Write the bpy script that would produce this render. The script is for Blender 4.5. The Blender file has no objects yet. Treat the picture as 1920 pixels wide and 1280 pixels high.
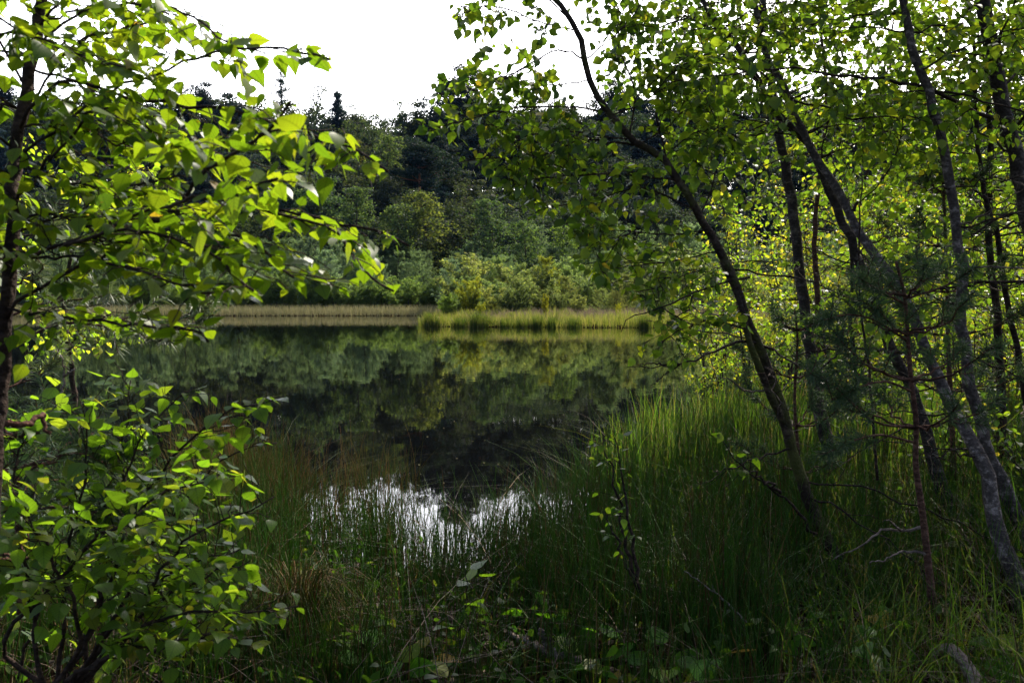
import bpy, math
import numpy as np

# ------------------------------------------------------------------ camera, sky, sun, exposure
SC = bpy.context.scene
FP = 1663.0                                   # focal length in photo pixels (1920 wide)
CAM = np.array([0.0, 0.0, 1.75])
PITCH = math.atan(85 / FP)
cp, sp = math.cos(PITCH), math.sin(PITCH)
cd = bpy.data.cameras.new('camera')
cd.sensor_width = 36.0
cd.lens = 36.0 * FP / 1920
cd.clip_start, cd.clip_end = 0.05, 2000
cam = bpy.data.objects.new('camera', cd)
SC.collection.objects.link(cam)
cd.dof.use_dof = True; cd.dof.focus_distance = 8.0; cd.dof.aperture_fstop = 8.0
cam.location = CAM
cam.rotation_euler = (math.pi / 2 - PITCH, 0, 0)
SC.camera = cam

SUN_AZ, SUN_EL = math.radians(33), math.radians(43)      # azimuth: to the right of the view
W = bpy.data.worlds.new('World'); SC.world = W; W.use_nodes = True
nt = W.node_tree
sky = nt.nodes.new('ShaderNodeTexSky'); sky.sky_type = 'NISHITA'; sky.sun_disc = False
sky.sun_elevation = SUN_EL; sky.sun_rotation = SUN_AZ
sky.air_density = 1.0; sky.dust_density = 4.0; sky.ozone_density = 1.0
bg = nt.nodes['Background']; bg.inputs[1].default_value = 0.15
# thin bright cloud veil low in the sky on the sun's side, added to the clear sky
def wn(kind, **kw):
    n = nt.nodes.new(kind)
    for k, v in kw.items(): setattr(n, k, v)
    return n
tcw = wn('ShaderNodeTexCoord'); sxw = wn('ShaderNodeSeparateXYZ'); nt.links.new(tcw.outputs['Generated'], sxw.inputs[0])
dt = wn('ShaderNodeVectorMath', operation='DOT_PRODUCT'); nt.links.new(tcw.outputs['Generated'], dt.inputs[0]); dt.inputs[1].default_value = (math.sin(.15), math.cos(.15), 0.1)
f1 = wn('ShaderNodeMapRange', interpolation_type='SMOOTHSTEP'); nt.links.new(dt.outputs['Value'], f1.inputs[0]); f1.inputs[1].default_value = .40; f1.inputs[2].default_value = .93
f2 = wn('ShaderNodeMapRange', interpolation_type='SMOOTHSTEP'); nt.links.new(sxw.outputs[2], f2.inputs[0]); f2.inputs[1].default_value = .24; f2.inputs[2].default_value = .55; f2.inputs[3].default_value = 1; f2.inputs[4].default_value = 0
fm = wn('ShaderNodeMath', operation='MULTIPLY'); nt.links.new(f1.outputs[0], fm.inputs[0]); nt.links.new(f2.outputs[0], fm.inputs[1])
nzw = wn('ShaderNodeTexNoise'); nt.links.new(tcw.outputs['Generated'], nzw.inputs[0]); nzw.inputs['Scale'].default_value = 3; nzw.inputs['Detail'].default_value = 5
nrw = wn('ShaderNodeMapRange'); nt.links.new(nzw.outputs[0], nrw.inputs[0]); nrw.inputs[3].default_value = .75; nrw.inputs[4].default_value = 1.25
fn = wn('ShaderNodeMath', operation='MULTIPLY'); nt.links.new(fm.outputs[0], fn.inputs[0]); nt.links.new(nrw.outputs[0], fn.inputs[1])
VEIL = 15.0
vs = wn('ShaderNodeVectorMath', operation='SCALE'); vs.inputs[0].default_value = (VEIL, VEIL * .985, VEIL * 1.0); nt.links.new(fn.outputs[0], vs.inputs['Scale'])
va = wn('ShaderNodeVectorMath', operation='ADD'); nt.links.new(sky.outputs[0], va.inputs[0]); nt.links.new(vs.outputs[0], va.inputs[1])
nt.links.new(va.outputs[0], bg.inputs[0])

sd = bpy.data.lights.new('sun', 'SUN'); sd.energy = 5.0; sd.angle = math.radians(0.53); sd.color = (1.0, 0.93, 0.80)
sun = bpy.data.objects.new('sun', sd); SC.collection.objects.link(sun)
sun.rotation_euler = (math.pi / 2 - SUN_EL, 0, math.pi - SUN_AZ)
SC.view_settings.view_transform = 'Standard'; SC.view_settings.look = 'None'
SC.view_settings.exposure = 0.80; SC.view_settings.gamma = 1.0
cy = SC.cycles
cy.max_bounces = 6; cy.diffuse_bounces = 3; cy.glossy_bounces = 2; cy.transmission_bounces = 2; cy.transparent_max_bounces = 4
cy.caustics_reflective = False; cy.caustics_refractive = False
cy.sample_clamp_indirect = 4.0
cy.use_denoising = True
try: cy.denoiser = 'OPENIMAGEDENOISE'; cy.denoising_input_passes = 'RGB_ALBEDO_NORMAL'; cy.denoising_prefilter = 'ACCURATE'
except Exception: pass

# ------------------------------------------------------------------ helpers
def at(px, py, D):
    a, b = (px - 960) / FP, (640 - py) / FP
    d = np.array([a, cp + b * sp, -sp + b * cp])
    return CAM + d * (D / d[1])

def proj(P):
    v = np.asarray(P) - CAM
    f = v[..., 1] * cp - v[..., 2] * sp
    u = v[..., 1] * sp + v[..., 2] * cp
    f = np.where(np.abs(f) < 1e-6, 1e-6, f)
    return 960 + FP * v[..., 0] / f, 640 - FP * u / f, f

def nrm(v):
    v = np.asarray(v, float)
    return v / np.maximum(np.linalg.norm(v, axis=-1, keepdims=True), 1e-9)

class MB:
    def __init__(s): s.v, s.f, s.a, s.n = [], [], [], 0
    def add(s, v, faces, a=None):
        v = np.asarray(v, float).reshape(-1, 3)
        s.v.append(v)
        s.a.append(np.zeros((len(v), 3)) if a is None else np.asarray(a, float).reshape(-1, 3))
        for f in faces:
            if len(f): s.f.append(np.asarray(f, np.int64) + s.n)
        s.n += len(v)
    def build(s, name, mat, parent=None, base=(0, 0, 0), smooth=True):
        me = bpy.data.meshes.new(name)
        v = np.concatenate(s.v) - np.asarray(base, float)
        loops = np.concatenate([f.ravel() for f in s.f])
        tot = np.concatenate([np.full(len(f), f.shape[1]) for f in s.f])
        start = np.concatenate([[0], np.cumsum(tot)[:-1]])
        me.vertices.add(len(v)); me.vertices.foreach_set('co', v.astype(np.float32).ravel())
        me.loops.add(len(loops)); me.loops.foreach_set('vertex_index', loops.astype(np.int32))
        me.polygons.add(len(tot)); me.polygons.foreach_set('loop_start', start.astype(np.int32))
        me.update(calc_edges=True)
        me.polygons.foreach_set('use_smooth', np.full(len(tot), smooth))
        at_ = me.attributes.new('lf', 'FLOAT_VECTOR', 'POINT')
        at_.data.foreach_set('vector', np.concatenate(s.a).astype(np.float32).ravel())
        me.materials.append(mat); me.update()
        o = bpy.data.objects.new(name, me); SC.collection.objects.link(o)
        if parent is not None: o.parent = parent
        else: o.location = base
        return o

def thing(name, label, cat, loc, group=None):
    o = bpy.data.objects.new(name, None); SC.collection.objects.link(o)
    o.empty_display_size = 0.2; o.location = loc
    o['label'] = label; o['category'] = cat
    if group: o['group'] = group
    return o

def tag(o, label=None, cat=None, group=None, kind=None):
    if label: o['label'] = label
    if cat: o['category'] = cat
    if group: o['group'] = group
    if kind: o['kind'] = kind
    return o

def dup(root, loc, rz=0, s=1.0, sz=None, label=None, color=None):
    r = root.copy(); SC.collection.objects.link(r)
    r.location = loc; r.rotation_euler = (0, 0, rz); r.scale = (s, s, sz or s)
    if label: r['label'] = label
    for ch in list(root.children):
        c = ch.copy(); SC.collection.objects.link(c); c.parent = r
        if color: c.color = color
        for g in list(ch.children):
            d = g.copy(); SC.collection.objects.link(d); d.parent = c
            if color: d.color = color
    return r

def resample(pts, n):
    p = np.asarray(pts, float)
    if len(p) == 2: p = np.vstack([p[0], (p[0] + p[1]) / 2, p[1]])
    q = np.vstack([2 * p[0] - p[1], p, 2 * p[-1] - p[-2]])
    L = np.concatenate([[0], np.cumsum(np.linalg.norm(np.diff(p, axis=0), axis=1))])
    out = []
    for t in np.linspace(0, L[-1], n):
        i = min(int(np.searchsorted(L, t, 'right')) - 1, len(p) - 2)
        u = (t - L[i]) / max(L[i + 1] - L[i], 1e-9)
        a, b, c, d = q[i], q[i + 1], q[i + 2], q[i + 3]
        out.append(0.5 * (2 * b + (c - a) * u + (2 * a - 5 * b + 4 * c - d) * u * u + (3 * b - a - 3 * c + d) * u ** 3))
    return np.array(out)

def tube(mb, pts, r0, r1, sides=6, rough=0.0, rng=None, flare=0.0):
    pts = np.asarray(pts, float); n = len(pts)
    t = nrm(np.gradient(pts, axis=0))
    ref = np.array([0.31, 0.17, 0.93]) if abs(t[0][2]) < .8 else np.array([0.93, 0.31, 0.1])
    u = nrm(np.cross(t, ref)); w = np.cross(t, u)
    r = np.linspace(r0, r1, n)
    if flare: r = r * (1 + flare * np.exp(-np.linspace(0, 14, n)))
    ang = np.linspace(0, 2 * np.pi, sides, endpoint=False)
    rr = r[:, None] * np.ones((1, sides))
    if rough and rng is not None: rr = rr * (1 + rough * rng.standard_normal((n, sides)))
    ring = pts[:, None] + rr[..., None] * (np.cos(ang)[None, :, None] * u[:, None] + np.sin(ang)[None, :, None] * w[:, None])
    i = np.arange(n - 1)[:, None] * sides; j = np.arange(sides)[None]; k = (j + 1) % sides
    q = np.stack([i + j, i + k, i + sides + k, i + sides + j], -1).reshape(-1, 4)
    a = np.zeros((n, sides, 3)); a[..., 0] = np.linspace(0, 1, n)[:, None]; a[..., 1] = r[:, None] * 10
    mb.add(ring, [q, [np.arange(sides)[::-1]] if sides > 4 else [], [np.arange(sides) + (n - 1) * sides] if sides > 4 else []], a)

def blades(mb, base, H, lean, bend, wid, rng, segs=4, sides=3, drop=None):
    """many thin stalks: base (N,3), H (N,), lean (N,2) horizontal shift per height, bend = share of it at the tip"""
    N = len(base)
    if N == 0: return
    s = np.linspace(0, 1, segs + 1)
    c = base[:, None, :].repeat(segs + 1, 1).copy()
    hz = s[None] * H[:, None]
    c[..., :2] += lean[:, None, :] * (H[:, None] * ((1 - bend)[:, None] * s[None] + bend[:, None] * s[None] ** 3))[..., None]
    L = np.linalg.norm(lean, axis=1)
    c[..., 2] += hz * (1 - 0.22 * np.minimum(L, 2)[:, None] * s[None] ** 2)
    if drop is not None: c[..., 2] -= (drop * H)[:, None] * np.clip(s[None] - .5, 0, 1) ** 2 * 4
    c[..., 2] = np.maximum(c[..., 2], base[:, None, 2])
    r = wid[:, None] * (1 - 0.85 * s[None] ** 1.6)
    if sides == 2:
        ph = rng.random(N) * 2 * np.pi
        d = np.stack([np.cos(ph), np.sin(ph), 0 * ph], -1)
        v = np.stack([c + d[:, None] * r[..., None], c - d[:, None] * r[..., None]], 2)
    else:
        ph = rng.random(N) * 2 * np.pi
        v = np.stack([c + r[..., None] * np.stack([np.cos(ph + k * 2.0944), np.sin(ph + k * 2.0944), 0 * ph], -1)[:, None] for k in range(3)], 2)
    S = v.shape[2]
    o = (np.arange(N) * (segs + 1) * S)[:, None, None]
    i = (np.arange(segs) * S)[None, :, None]; j = np.arange(S if S > 2 else 1)[None, None]; k = (j + 1) % S
    q = np.stack([o + i + j, o + i + k, o + i + S + k, o + i + S + j], -1).reshape(-1, 4)
    a = np.zeros((N, segs + 1, S, 3)); a[..., 0] = rng.random(N)[:, None, None]; a[..., 1] = s[None, :, None]
    mb.add(v, [q], a)

# leaf shape: rows along the midrib, toothed margins, folded along the rib
def leaf_shape(ws, teeth=0.0, fold=0.28, curl=0.35, petiole=0.3):
    n = len(ws); y = np.linspace(0, 1, n)
    w = np.array(ws, float)
    if teeth: w = w * np.where((np.arange(n) % 2 == 1) & (np.arange(n) > 1), 1 + teeth, 1.0)
    z = -curl * y ** 2
    mid = np.stack([0 * y, y, z], -1)
    yy = y - 0.06 * np.sin(np.pi * y)
    lo = np.stack([-w, yy, z + fold * w - .25 * w * w], -1); ro = np.stack([w, yy, z + fold * w - .25 * w * w], -1)
    v = np.vstack([mid, lo[1:-1], ro[1:-1], [[-.014, -petiole, -.02], [.014, -petiole, -.02]]])
    m = n - 2; L = lambda i: n + i - 1; Rr = lambda i: n + m + i - 1
    tri = [[0, 1, L(1)], [0, Rr(1), 1], [n - 2, n - 1, L(n - 2)], [n - 2, Rr(n - 2), n - 1], [n + 2 * m, n + 2 * m + 1, 0]]
    quad = []
    for i in range(1, n - 2):
        quad += [[i, i + 1, L(i + 1), L(i)], [i, Rr(i), Rr(i + 1), i + 1]]
    a = np.zeros((len(v), 3)); wm = max(w)
    a[:, 1] = np.abs(v[:, 0]) / wm; a[:, 2] = v[:, 1]
    return v, np.array(tri), np.array(quad), a

BIRCH_NEAR = leaf_shape([0, .20, .31, .375, .40, .405, .395, .37, .335, .285, .23, .17, .11, .055, 0], teeth=.10, fold=.22)
BIRCH = leaf_shape([0, .28, .39, .38, .29, .14, 0], fold=.25)
BIRCH_FAR = leaf_shape([0, .33, .28, 0], fold=.25, petiole=.15)
ARUM = leaf_shape([0, .30, .40, .43, .42, .37, .29, .17, 0], fold=.30, curl=.25, petiole=.02)
ROUND = leaf_shape([0, .22, .36, .42, .42, .36, .24, .10, 0], fold=.25, curl=.2)

def put_leaves(mb, shape, pos, axis, normal, size, rng, rnd=None):
    v, tri, quad, a = shape
    N = len(pos)
    if N == 0: return
    y = nrm(axis); x = nrm(np.cross(y, normal)); z = np.cross(x, y)
    zs = rng.uniform(-.5, 1.5, N)[:, None, None]; xs = rng.uniform(.82, 1.12, N)[:, None, None]
    S = np.asarray(size)[:, None, None]
    co = pos[:, None] + S * (v[None, :, 0:1] * x[:, None] * xs + v[None, :, 1:2] * y[:, None] + v[None, :, 2:3] * z[:, None] * zs)
    at_ = np.repeat(a[None], N, 0).copy(); at_[..., 0] = (rng.random(N) if rnd is None else rnd)[:, None]
    off = (np.arange(N) * len(v))[:, None, None]
    mb.add(co, [(tri[None] + off).reshape(-1, 3), (quad[None] + off).reshape(-1, 4)], at_)

def rand_dir(rng, n=None):
    return nrm(rng.standard_normal((n, 3) if n else 3))

def sprout(path, n, lmin, lmax, rng, spread=.8, up=.1, droop=.25, t0=.12, flat=.5, k=6, tip=True, taper=.45):
    """side shoots along a branch"""
    path = np.asarray(path); out = []
    m = len(path)
    for i in range(n):
        t = t0 + (1 - t0) * (i + rng.random()) / n
        x = t * (m - 1); j = min(int(x), m - 2); p = path[j] + (path[j + 1] - path[j]) * (x - j)
        tg = nrm(path[j + 1] - path[j])
        d = rand_dir(rng); d = d - tg * d.dot(tg); d[2] *= 1 - flat; d = nrm(d)
        d = nrm(tg * rng.uniform(.35, .9) + d * spread + np.array([0, 0, up]))
        L = rng.uniform(lmin, lmax) * (1 - taper * t)
        s = np.linspace(0, 1, k)
        q = p + d * (s * L)[:, None] + np.array([0, 0, -droop * L]) * (s ** 2)[:, None]
        q[1:] += rng.standard_normal((k - 1, 3)) * L * .025
        out.append(q)
    if tip: out.append(path[-max(3, m // 4):])
    return out

SUN_DIR = np.array([math.sin(SUN_AZ) * math.cos(SUN_EL), math.cos(SUN_AZ) * math.cos(SUN_EL), math.sin(SUN_EL)])

def leaves_on(twigs, spacing, size, rng, hang=.5, t0=.2, flat=.7, jit=.4, sunward=.5):
    P, A, Nn, S = [], [], [], []
    for q in twigs:
        L = np.linalg.norm(np.diff(q, axis=0), axis=1).sum()
        n = max(2, int(L * (1 - t0) / spacing))
        t = np.clip(t0 + (1 - t0) * (np.arange(n) + rng.random(n) * .6) / max(n - .6, 1), 0, 1)
        x = t * (len(q) - 1); j = np.minimum(x.astype(int), len(q) - 2)
        p = q[j] + (q[j + 1] - q[j]) * (x - j)[:, None]; tg = nrm(q[j + 1] - q[j])
        side = nrm(np.cross(tg, [0, 0, 1.0]) + 1e-6) * np.where(np.arange(n) % 2, 1, -1)[:, None]
        a = nrm(side * rng.uniform(.4, 1, n)[:, None] + tg * rng.uniform(.2, .8, n)[:, None] + np.array([0, 0, -1.0]) * (hang * rng.uniform(.1, 1.8, n))[:, None] + jit * rng.standard_normal((n, 3)))
        up = np.array([0, 0, 1.0]) * flat * .6 + SUN_DIR * sunward + side * .35 + (1.1 - flat) * rng.standard_normal((n, 3)) * .8
        s = size * np.clip(rng.normal(1, .30, n), .35, 1.6)
        P.append(p + a * (s * .28)[:, None]); A.append(a); Nn.append(up); S.append(s)
    if not P: return [np.zeros((0, 3))] * 3 + [np.zeros(0)]
    return np.concatenate(P), np.concatenate(A), np.concatenate(Nn), np.concatenate(S)

def needles_on(mb, twigs, per_m, ln, wd, rng, t0=.25, fwd=.55):
    for q in twigs:
        L = np.linalg.norm(np.diff(q, axis=0), axis=1).sum()
        n = int(L * (1 - t0) * per_m)
        if n < 1: continue
        x = (t0 + (1 - t0) * rng.random(n)) * (len(q) - 1); j = np.minimum(x.astype(int), len(q) - 2)
        p = q[j] + (q[j + 1] - q[j]) * (x - j)[:, None]; tg = nrm(q[j + 1] - q[j])
        d = rand_dir(rng, n); d = nrm(d - tg * (d * tg).sum(1, keepdims=True)); d = nrm(d + tg * fwd * rng.uniform(.5, 1.8, n)[:, None])
        s = nrm(np.cross(d, rand_dir(rng, n))) * wd
        l = ln * rng.uniform(.7, 1.15, n)[:, None]
        droop = np.array([0, 0, -.12]) * l
        v = np.stack([p - s / 2, p + s / 2, p + d * l * .6 + s / 2, p + d * l + droop, p + d * l * .6 - s / 2], 1)
        o = np.arange(n)[:, None] * 5
        a = np.zeros((n, 5, 3)); a[..., 0] = rng.random(n)[:, None]
        mb.add(v, [o + np.array([[0, 1, 2, 4]]), o + np.array([[4, 2, 3]])], a)

def cards(mb, P, size, rng, out=None, elong=.62, rnd=None, upw=.0):
    """small leaf-sized rhombic faces"""
    n = len(P)
    nn = rand_dir(rng, n) + np.array([0, 0, upw])
    if out is not None: nn = nrm(nn + out * .9)
    a = nrm(np.cross(nn, rand_dir(rng, n))); b = np.cross(nrm(nn), a)
    s = (size * rng.uniform(.6, 1.3, n))[:, None]
    v = np.stack([P - a * s, P + b * s * elong + a * s * .1, P + a * s, P - b * s * elong + a * s * .1], 1)
    o = np.arange(n)[:, None] * 4
    at_ = np.zeros((n, 4, 3)); at_[..., 0] = (rng.random(n) if rnd is None else rnd)[:, None]
    mb.add(v, [o + np.array([[0, 1, 2, 3]])], at_)

# ------------------------------------------------------------------ materials
def new_mat(name):
    m = bpy.data.materials.new(name); m.use_nodes = True
    t = m.node_tree; t.nodes.clear()
    out = t.nodes.new('ShaderNodeOutputMaterial')
    def N(kind, **kw):
        n = t.nodes.new(kind)
        for k, v in kw.items(): setattr(n, k, v)
        return n
    return m, t, out, N, t.links.new

def ramp(N, stops):
    r = N('ShaderNodeValToRGB'); e = r.color_ramp.elements
    e[0].position, e[0].color = stops[0][0], (*stops[0][1], 1)
    e[1].position, e[1].color = stops[1][0], (*stops[1][1], 1)
    for p, c in stops[2:]:
        x = e.new(p); x.color = (*c, 1)
    return r

def leaf_mat(name, cols, trans, share=.45, rough=.42, spec=.4, veins=False, spots=.0, tint=True):
    """cols: ramp stops of the top colour by leaf; trans: ramp stops of the light coming through"""
    m, t, out, N, link = new_mat(name)
    at_ = N('ShaderNodeAttribute', attribute_name='lf'); sx = N('ShaderNodeSeparateXYZ'); link(at_.outputs['Vector'], sx.inputs[0])
    c = ramp(N, cols); link(sx.outputs[0], c.inputs[0])
    tr = ramp(N, trans); link(sx.outputs[0], tr.inputs[0])
    cc, tc = c.outputs[0], tr.outputs[0]
    if veins:
        # side veins: stripes running out from the rib
        mul = N('ShaderNodeMath', operation='MULTIPLY_ADD'); link(sx.outputs[1], mul.inputs[0]); mul.inputs[1].default_value = -.35; link(sx.outputs[2], mul.inputs[2])
        fr = N('ShaderNodeMath', operation='MULTIPLY'); link(mul.outputs[0], fr.inputs[0]); fr.inputs[1].default_value = 46
        sn = N('ShaderNodeMath', operation='SINE'); link(fr.outputs[0], sn.inputs[0])
        pw = N('ShaderNodeMapRange'); link(sn.outputs[0], pw.inputs[0]); pw.inputs[1].default_value = .55; pw.inputs[2].default_value = 1; pw.inputs[3].default_value = 1; pw.inputs[4].default_value = .72
        rib = N('ShaderNodeMapRange'); link(sx.outputs[1], rib.inputs[0]); rib.inputs[1].default_value = 0; rib.inputs[2].default_value = .09; rib.inputs[3].default_value = .6; rib.inputs[4].default_value = 1
        mm = N('ShaderNodeMath', operation='MULTIPLY'); link(pw.outputs[0], mm.inputs[0]); link(rib.outputs[0], mm.inputs[1])
        mx = N('ShaderNodeMix', data_type='RGBA', blend_type='MULTIPLY'); mx.inputs[0].default_value = 1
        link(tc, mx.inputs[6]); link(mm.outputs[0], mx.inputs[7]); tc = mx.outputs[2]
    if spots:
        ns = N('ShaderNodeTexNoise'); ns.inputs['Scale'].default_value = 55; ns.inputs['Detail'].default_value = 2
        mr = N('ShaderNodeMapRange'); link(ns.outputs[0], mr.inputs[0]); mr.inputs[1].default_value = .66; mr.inputs[2].default_value = .74; mr.inputs[3].default_value = 0; mr.inputs[4].default_value = spots
        for i, col in enumerate(((.12, .06, .015, 1), (.22, .12, .01, 1))):
            mx = N('ShaderNodeMix', data_type='RGBA'); link(mr.outputs[0], mx.inputs[0]); link((cc, tc)[i], mx.inputs[6]); mx.inputs[7].default_value = col
            if i == 0: cc = mx.outputs[2]
            else: tc = mx.outputs[2]
    if tint:
        oi = N('ShaderNodeObjectInfo')
        res = []
        for x in (cc, tc):
            mx = N('ShaderNodeMix', data_type='RGBA', blend_type='MULTIPLY'); mx.inputs[0].default_value = 1
            link(x, mx.inputs[6]); link(oi.outputs['Color'], mx.inputs[7]); res.append(mx.outputs[2])
        cc, tc = res
    p = N('ShaderNodeBsdfPrincipled'); link(cc, p.inputs['Base Color']); p.inputs['Roughness'].default_value = rough; p.inputs['Specular IOR Level'].default_value = spec
    b = N('ShaderNodeBsdfTranslucent'); link(tc, b.inputs[0])
    ms = N('ShaderNodeMixShader'); ms.inputs[0].default_value = share; link(p.outputs[0], ms.inputs[1]); link(b.outputs[0], ms.inputs[2])
    link(ms.outputs[0], out.inputs[0])
    return m

def bark_mat(name, dark, light, amount=.5, scale=9, stretch=(1, 1, 3.5), moss=None, rough=.85):
    m, t, out, N, link = new_mat(name)
    tc = N('ShaderNodeTexCoord'); mp = N('ShaderNodeMapping'); link(tc.outputs['Object'], mp.inputs[0]); mp.inputs['Scale'].default_value = stretch
    n1 = N('ShaderNodeTexNoise'); link(mp.outputs[0], n1.inputs[0]); n1.inputs['Scale'].default_value = scale; n1.inputs['Detail'].default_value = 6; n1.inputs['Roughness'].default_value = .65
    lo = .5 - .18 * (amount * 2 - 1)
    r = ramp(N, [(0, dark), (1, light), (max(.02, lo - .06), tuple(np.array(dark) * .8 + np.array(light) * .2)), (min(.97, lo + .07), tuple(np.array(light) * .85))])
    link(n1.outputs[0], r.inputs[0])
    n2 = N('ShaderNodeTexNoise'); link(tc.outputs['Object'], n2.inputs[0]); n2.inputs['Scale'].default_value = 70; n2.inputs['Detail'].default_value = 4
    mx = N('ShaderNodeMix', data_type='RGBA', blend_type='MULTIPLY'); mx.inputs[0].default_value = .7; link(r.outputs[0], mx.inputs[6])
    r2 = ramp(N, [(.3, (.35, .33, .32)), (.65, (1, 1, 1))]); link(n2.outputs[0], r2.inputs[0]); link(r2.outputs[0], mx.inputs[7])
    col = mx.outputs[2]
    if moss:
        n3 = N('ShaderNodeTexNoise'); link(tc.outputs['Object'], n3.inputs[0]); n3.inputs['Scale'].default_value = 5; n3.inputs['Detail'].default_value = 5
        mr = N('ShaderNodeMapRange'); link(n3.outputs[0], mr.inputs[0]); mr.inputs[1].default_value = .5; mr.inputs[2].default_value = .62; mr.inputs[4].default_value = .8
        m3 = N('ShaderNodeMix', data_type='RGBA'); link(mr.outputs[0], m3.inputs[0]); link(col, m3.inputs[6]); m3.inputs[7].default_value = (*moss, 1); col = m3.outputs[2]
    p = N('ShaderNodeBsdfPrincipled'); link(col, p.inputs['Base Color']); p.inputs['Roughness'].default_value = rough; p.inputs['Specular IOR Level'].default_value = .1
    b = N('ShaderNodeBump'); b.inputs['Strength'].default_value = .9; b.inputs['Distance'].default_value = .015; link(n2.outputs[0], b.inputs['Height']); link(b.outputs[0], p.inputs['Normal'])
    link(p.outputs[0], out.inputs[0])
    return m

M = {}
M['leaf_near'] = leaf_mat('birch_leaf_near', [(0, (.035, .075, .012)), (1, (.16, .16, .02)), (.5, (.055, .10, .015)), (.93, (.085, .13, .016)), (.975, (.20, .11, .02))],
                          [(0, (.10, .21, .006)), (1, (.55, .36, .03)), (.5, (.21, .34, .008)), (.93, (.38, .46, .012)), (.975, (.55, .33, .02))], share=.58, rough=.36, spec=.22, veins=True, spots=.75)
M['leaf_birch'] = leaf_mat('birch_leaf', [(0, (.026, .060, .018)), (1, (.15, .14, .02)), (.6, (.042, .082, .020)), (.96, (.08, .12, .018))],
                           [(0, (.06, .14, .010)), (1, (.55, .42, .03)), (.55, (.16, .27, .012)), (.85, (.34, .44, .016))], share=.56, rough=.40, spec=.3, spots=.5)
M['leaf_sapling'] = leaf_mat('sapling_leaf', [(0, (.05, .085, .016)), (1, (.16, .15, .02)), (.6, (.075, .11, .018))],
                             [(0, (.20, .40, .016)), (1, (.70, .60, .04)), (.6, (.36, .54, .02))], share=.6, rough=.42, spec=.2)
M['leaf_willow'] = leaf_mat('bog_leaf', [(0, (.035, .075, .014)), (1, (.11, .12, .02)), (.6, (.05, .10, .016))],
                            [(0, (.17, .36, .012)), (1, (.5, .44, .03)), (.6, (.30, .50, .016))], share=.58, rough=.35, spec=.22, veins=True)
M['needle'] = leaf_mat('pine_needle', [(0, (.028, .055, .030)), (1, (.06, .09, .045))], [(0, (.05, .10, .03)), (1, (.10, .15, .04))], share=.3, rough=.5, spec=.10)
M['needle_lit'] = leaf_mat('pine_needle_lit', [(0, (.06, .095, .045)), (1, (.14, .16, .09))], [(0, (.10, .16, .04)), (1, (.18, .22, .06))], share=.3, rough=.45, spec=.3)  # lighter copy of the pine needles, sunlight put into the colour
M['rush'] = leaf_mat('rush_stalk', [(0, (.024, .062, .011)), (1, (.20, .135, .055)), (.6, (.042, .082, .014)), (.86, (.045, .04, .014)), (.94, (.09, .05, .02))],
                     [(0, (.08, .25, .008)), (1, (.3, .2, .05)), (.6, (.17, .34, .012)), (.86, (.14, .13, .015)), (.94, (.18, .09, .02))], share=.4, rough=.5, spec=.12)
M['grass'] = leaf_mat('bank_grass', [(0, (.032, .080, .012)), (1, (.20, .15, .06)), (.75, (.055, .10, .018)), (.92, (.12, .11, .03))],
                      [(0, (.10, .25, .012)), (1, (.34, .26, .08)), (.75, (.20, .30, .018)), (.93, (.30, .24, .04))], share=.5, rough=.45, spec=.15)
M['sedge_pale'] = leaf_mat('pale_sedge', [(0, (.18, .17, .085)), (1, (.34, .30, .17)), (.6, (.22, .20, .10))], [(0, (.15, .16, .06)), (1, (.30, .26, .12))], share=.35, rough=.7, spec=.1)
M['sedge_lit'] = leaf_mat('peninsula_sedge', [(0, (.10, .13, .025)), (1, (.30, .24, .09)), (.6, (.16, .18, .04))], [(0, (.16, .22, .02)), (1, (.36, .30, .08)), (.6, (.26, .28, .03))], share=.45, rough=.6, spec=.15)
M['sedge_dark'] = leaf_mat('dark_sedge', [(0, (.03, .06, .012)), (1, (.08, .09, .02)), (.7, (.045, .075, .015))], [(0, (.06, .12, .01)), (1, (.14, .16, .02))], share=.4, rough=.6, spec=.15)
M['heath'] = leaf_mat('dry_heath', [(0, (.13, .10, .075)), (1, (.30, .22, .18)), (.5, (.20, .14, .11))], [(0, (.12, .10, .05)), (1, (.26, .2, .12))], share=.35, rough=.8, spec=.1)
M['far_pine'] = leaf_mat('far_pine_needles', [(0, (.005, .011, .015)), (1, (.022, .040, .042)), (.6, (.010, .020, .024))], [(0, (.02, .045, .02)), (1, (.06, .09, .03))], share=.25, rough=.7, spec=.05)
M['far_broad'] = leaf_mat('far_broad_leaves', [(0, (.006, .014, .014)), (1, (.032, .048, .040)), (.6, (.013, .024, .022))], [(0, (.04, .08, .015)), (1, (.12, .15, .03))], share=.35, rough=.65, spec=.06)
M['scrub'] = leaf_mat('scrub_leaves', [(0, (.06, .09, .03)), (1, (.18, .20, .065)), (.6, (.11, .14, .042))], [(0, (.10, .17, .03)), (1, (.32, .36, .06)), (.6, (.21, .29, .04))], share=.45, rough=.6, spec=.08)
M['litter'] = leaf_mat('leaf_litter', [(0, (.03, .018, .010)), (1, (.26, .18, .10)), (.7, (.06, .036, .018)), (.92, (.13, .085, .045))], [(0, (.08, .04, .02)), (1, (.3, .2, .08))], share=.2, rough=.6, spec=.3)
M['bark_birch'] = bark_mat('birch_bark', (.016, .011, .009), (.22, .175, .16), .25, 7, (1, 1, 2.2))
M['bark_white'] = bark_mat('birch_bark_pale', (.012, .008, .007), (.40, .32, .295), .26, 16, (1, 1, 1.6))
M['bark_dark'] = bark_mat('young_birch_bark', (.016, .010, .008), (.075, .05, .04), .45, 12)
M['bark_mossy'] = bark_mat('mossy_birch_bark', (.018, .012, .009), (.15, .11, .085), .3, 8, (1, 1, 2.2), moss=(.07, .075, .018))
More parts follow.
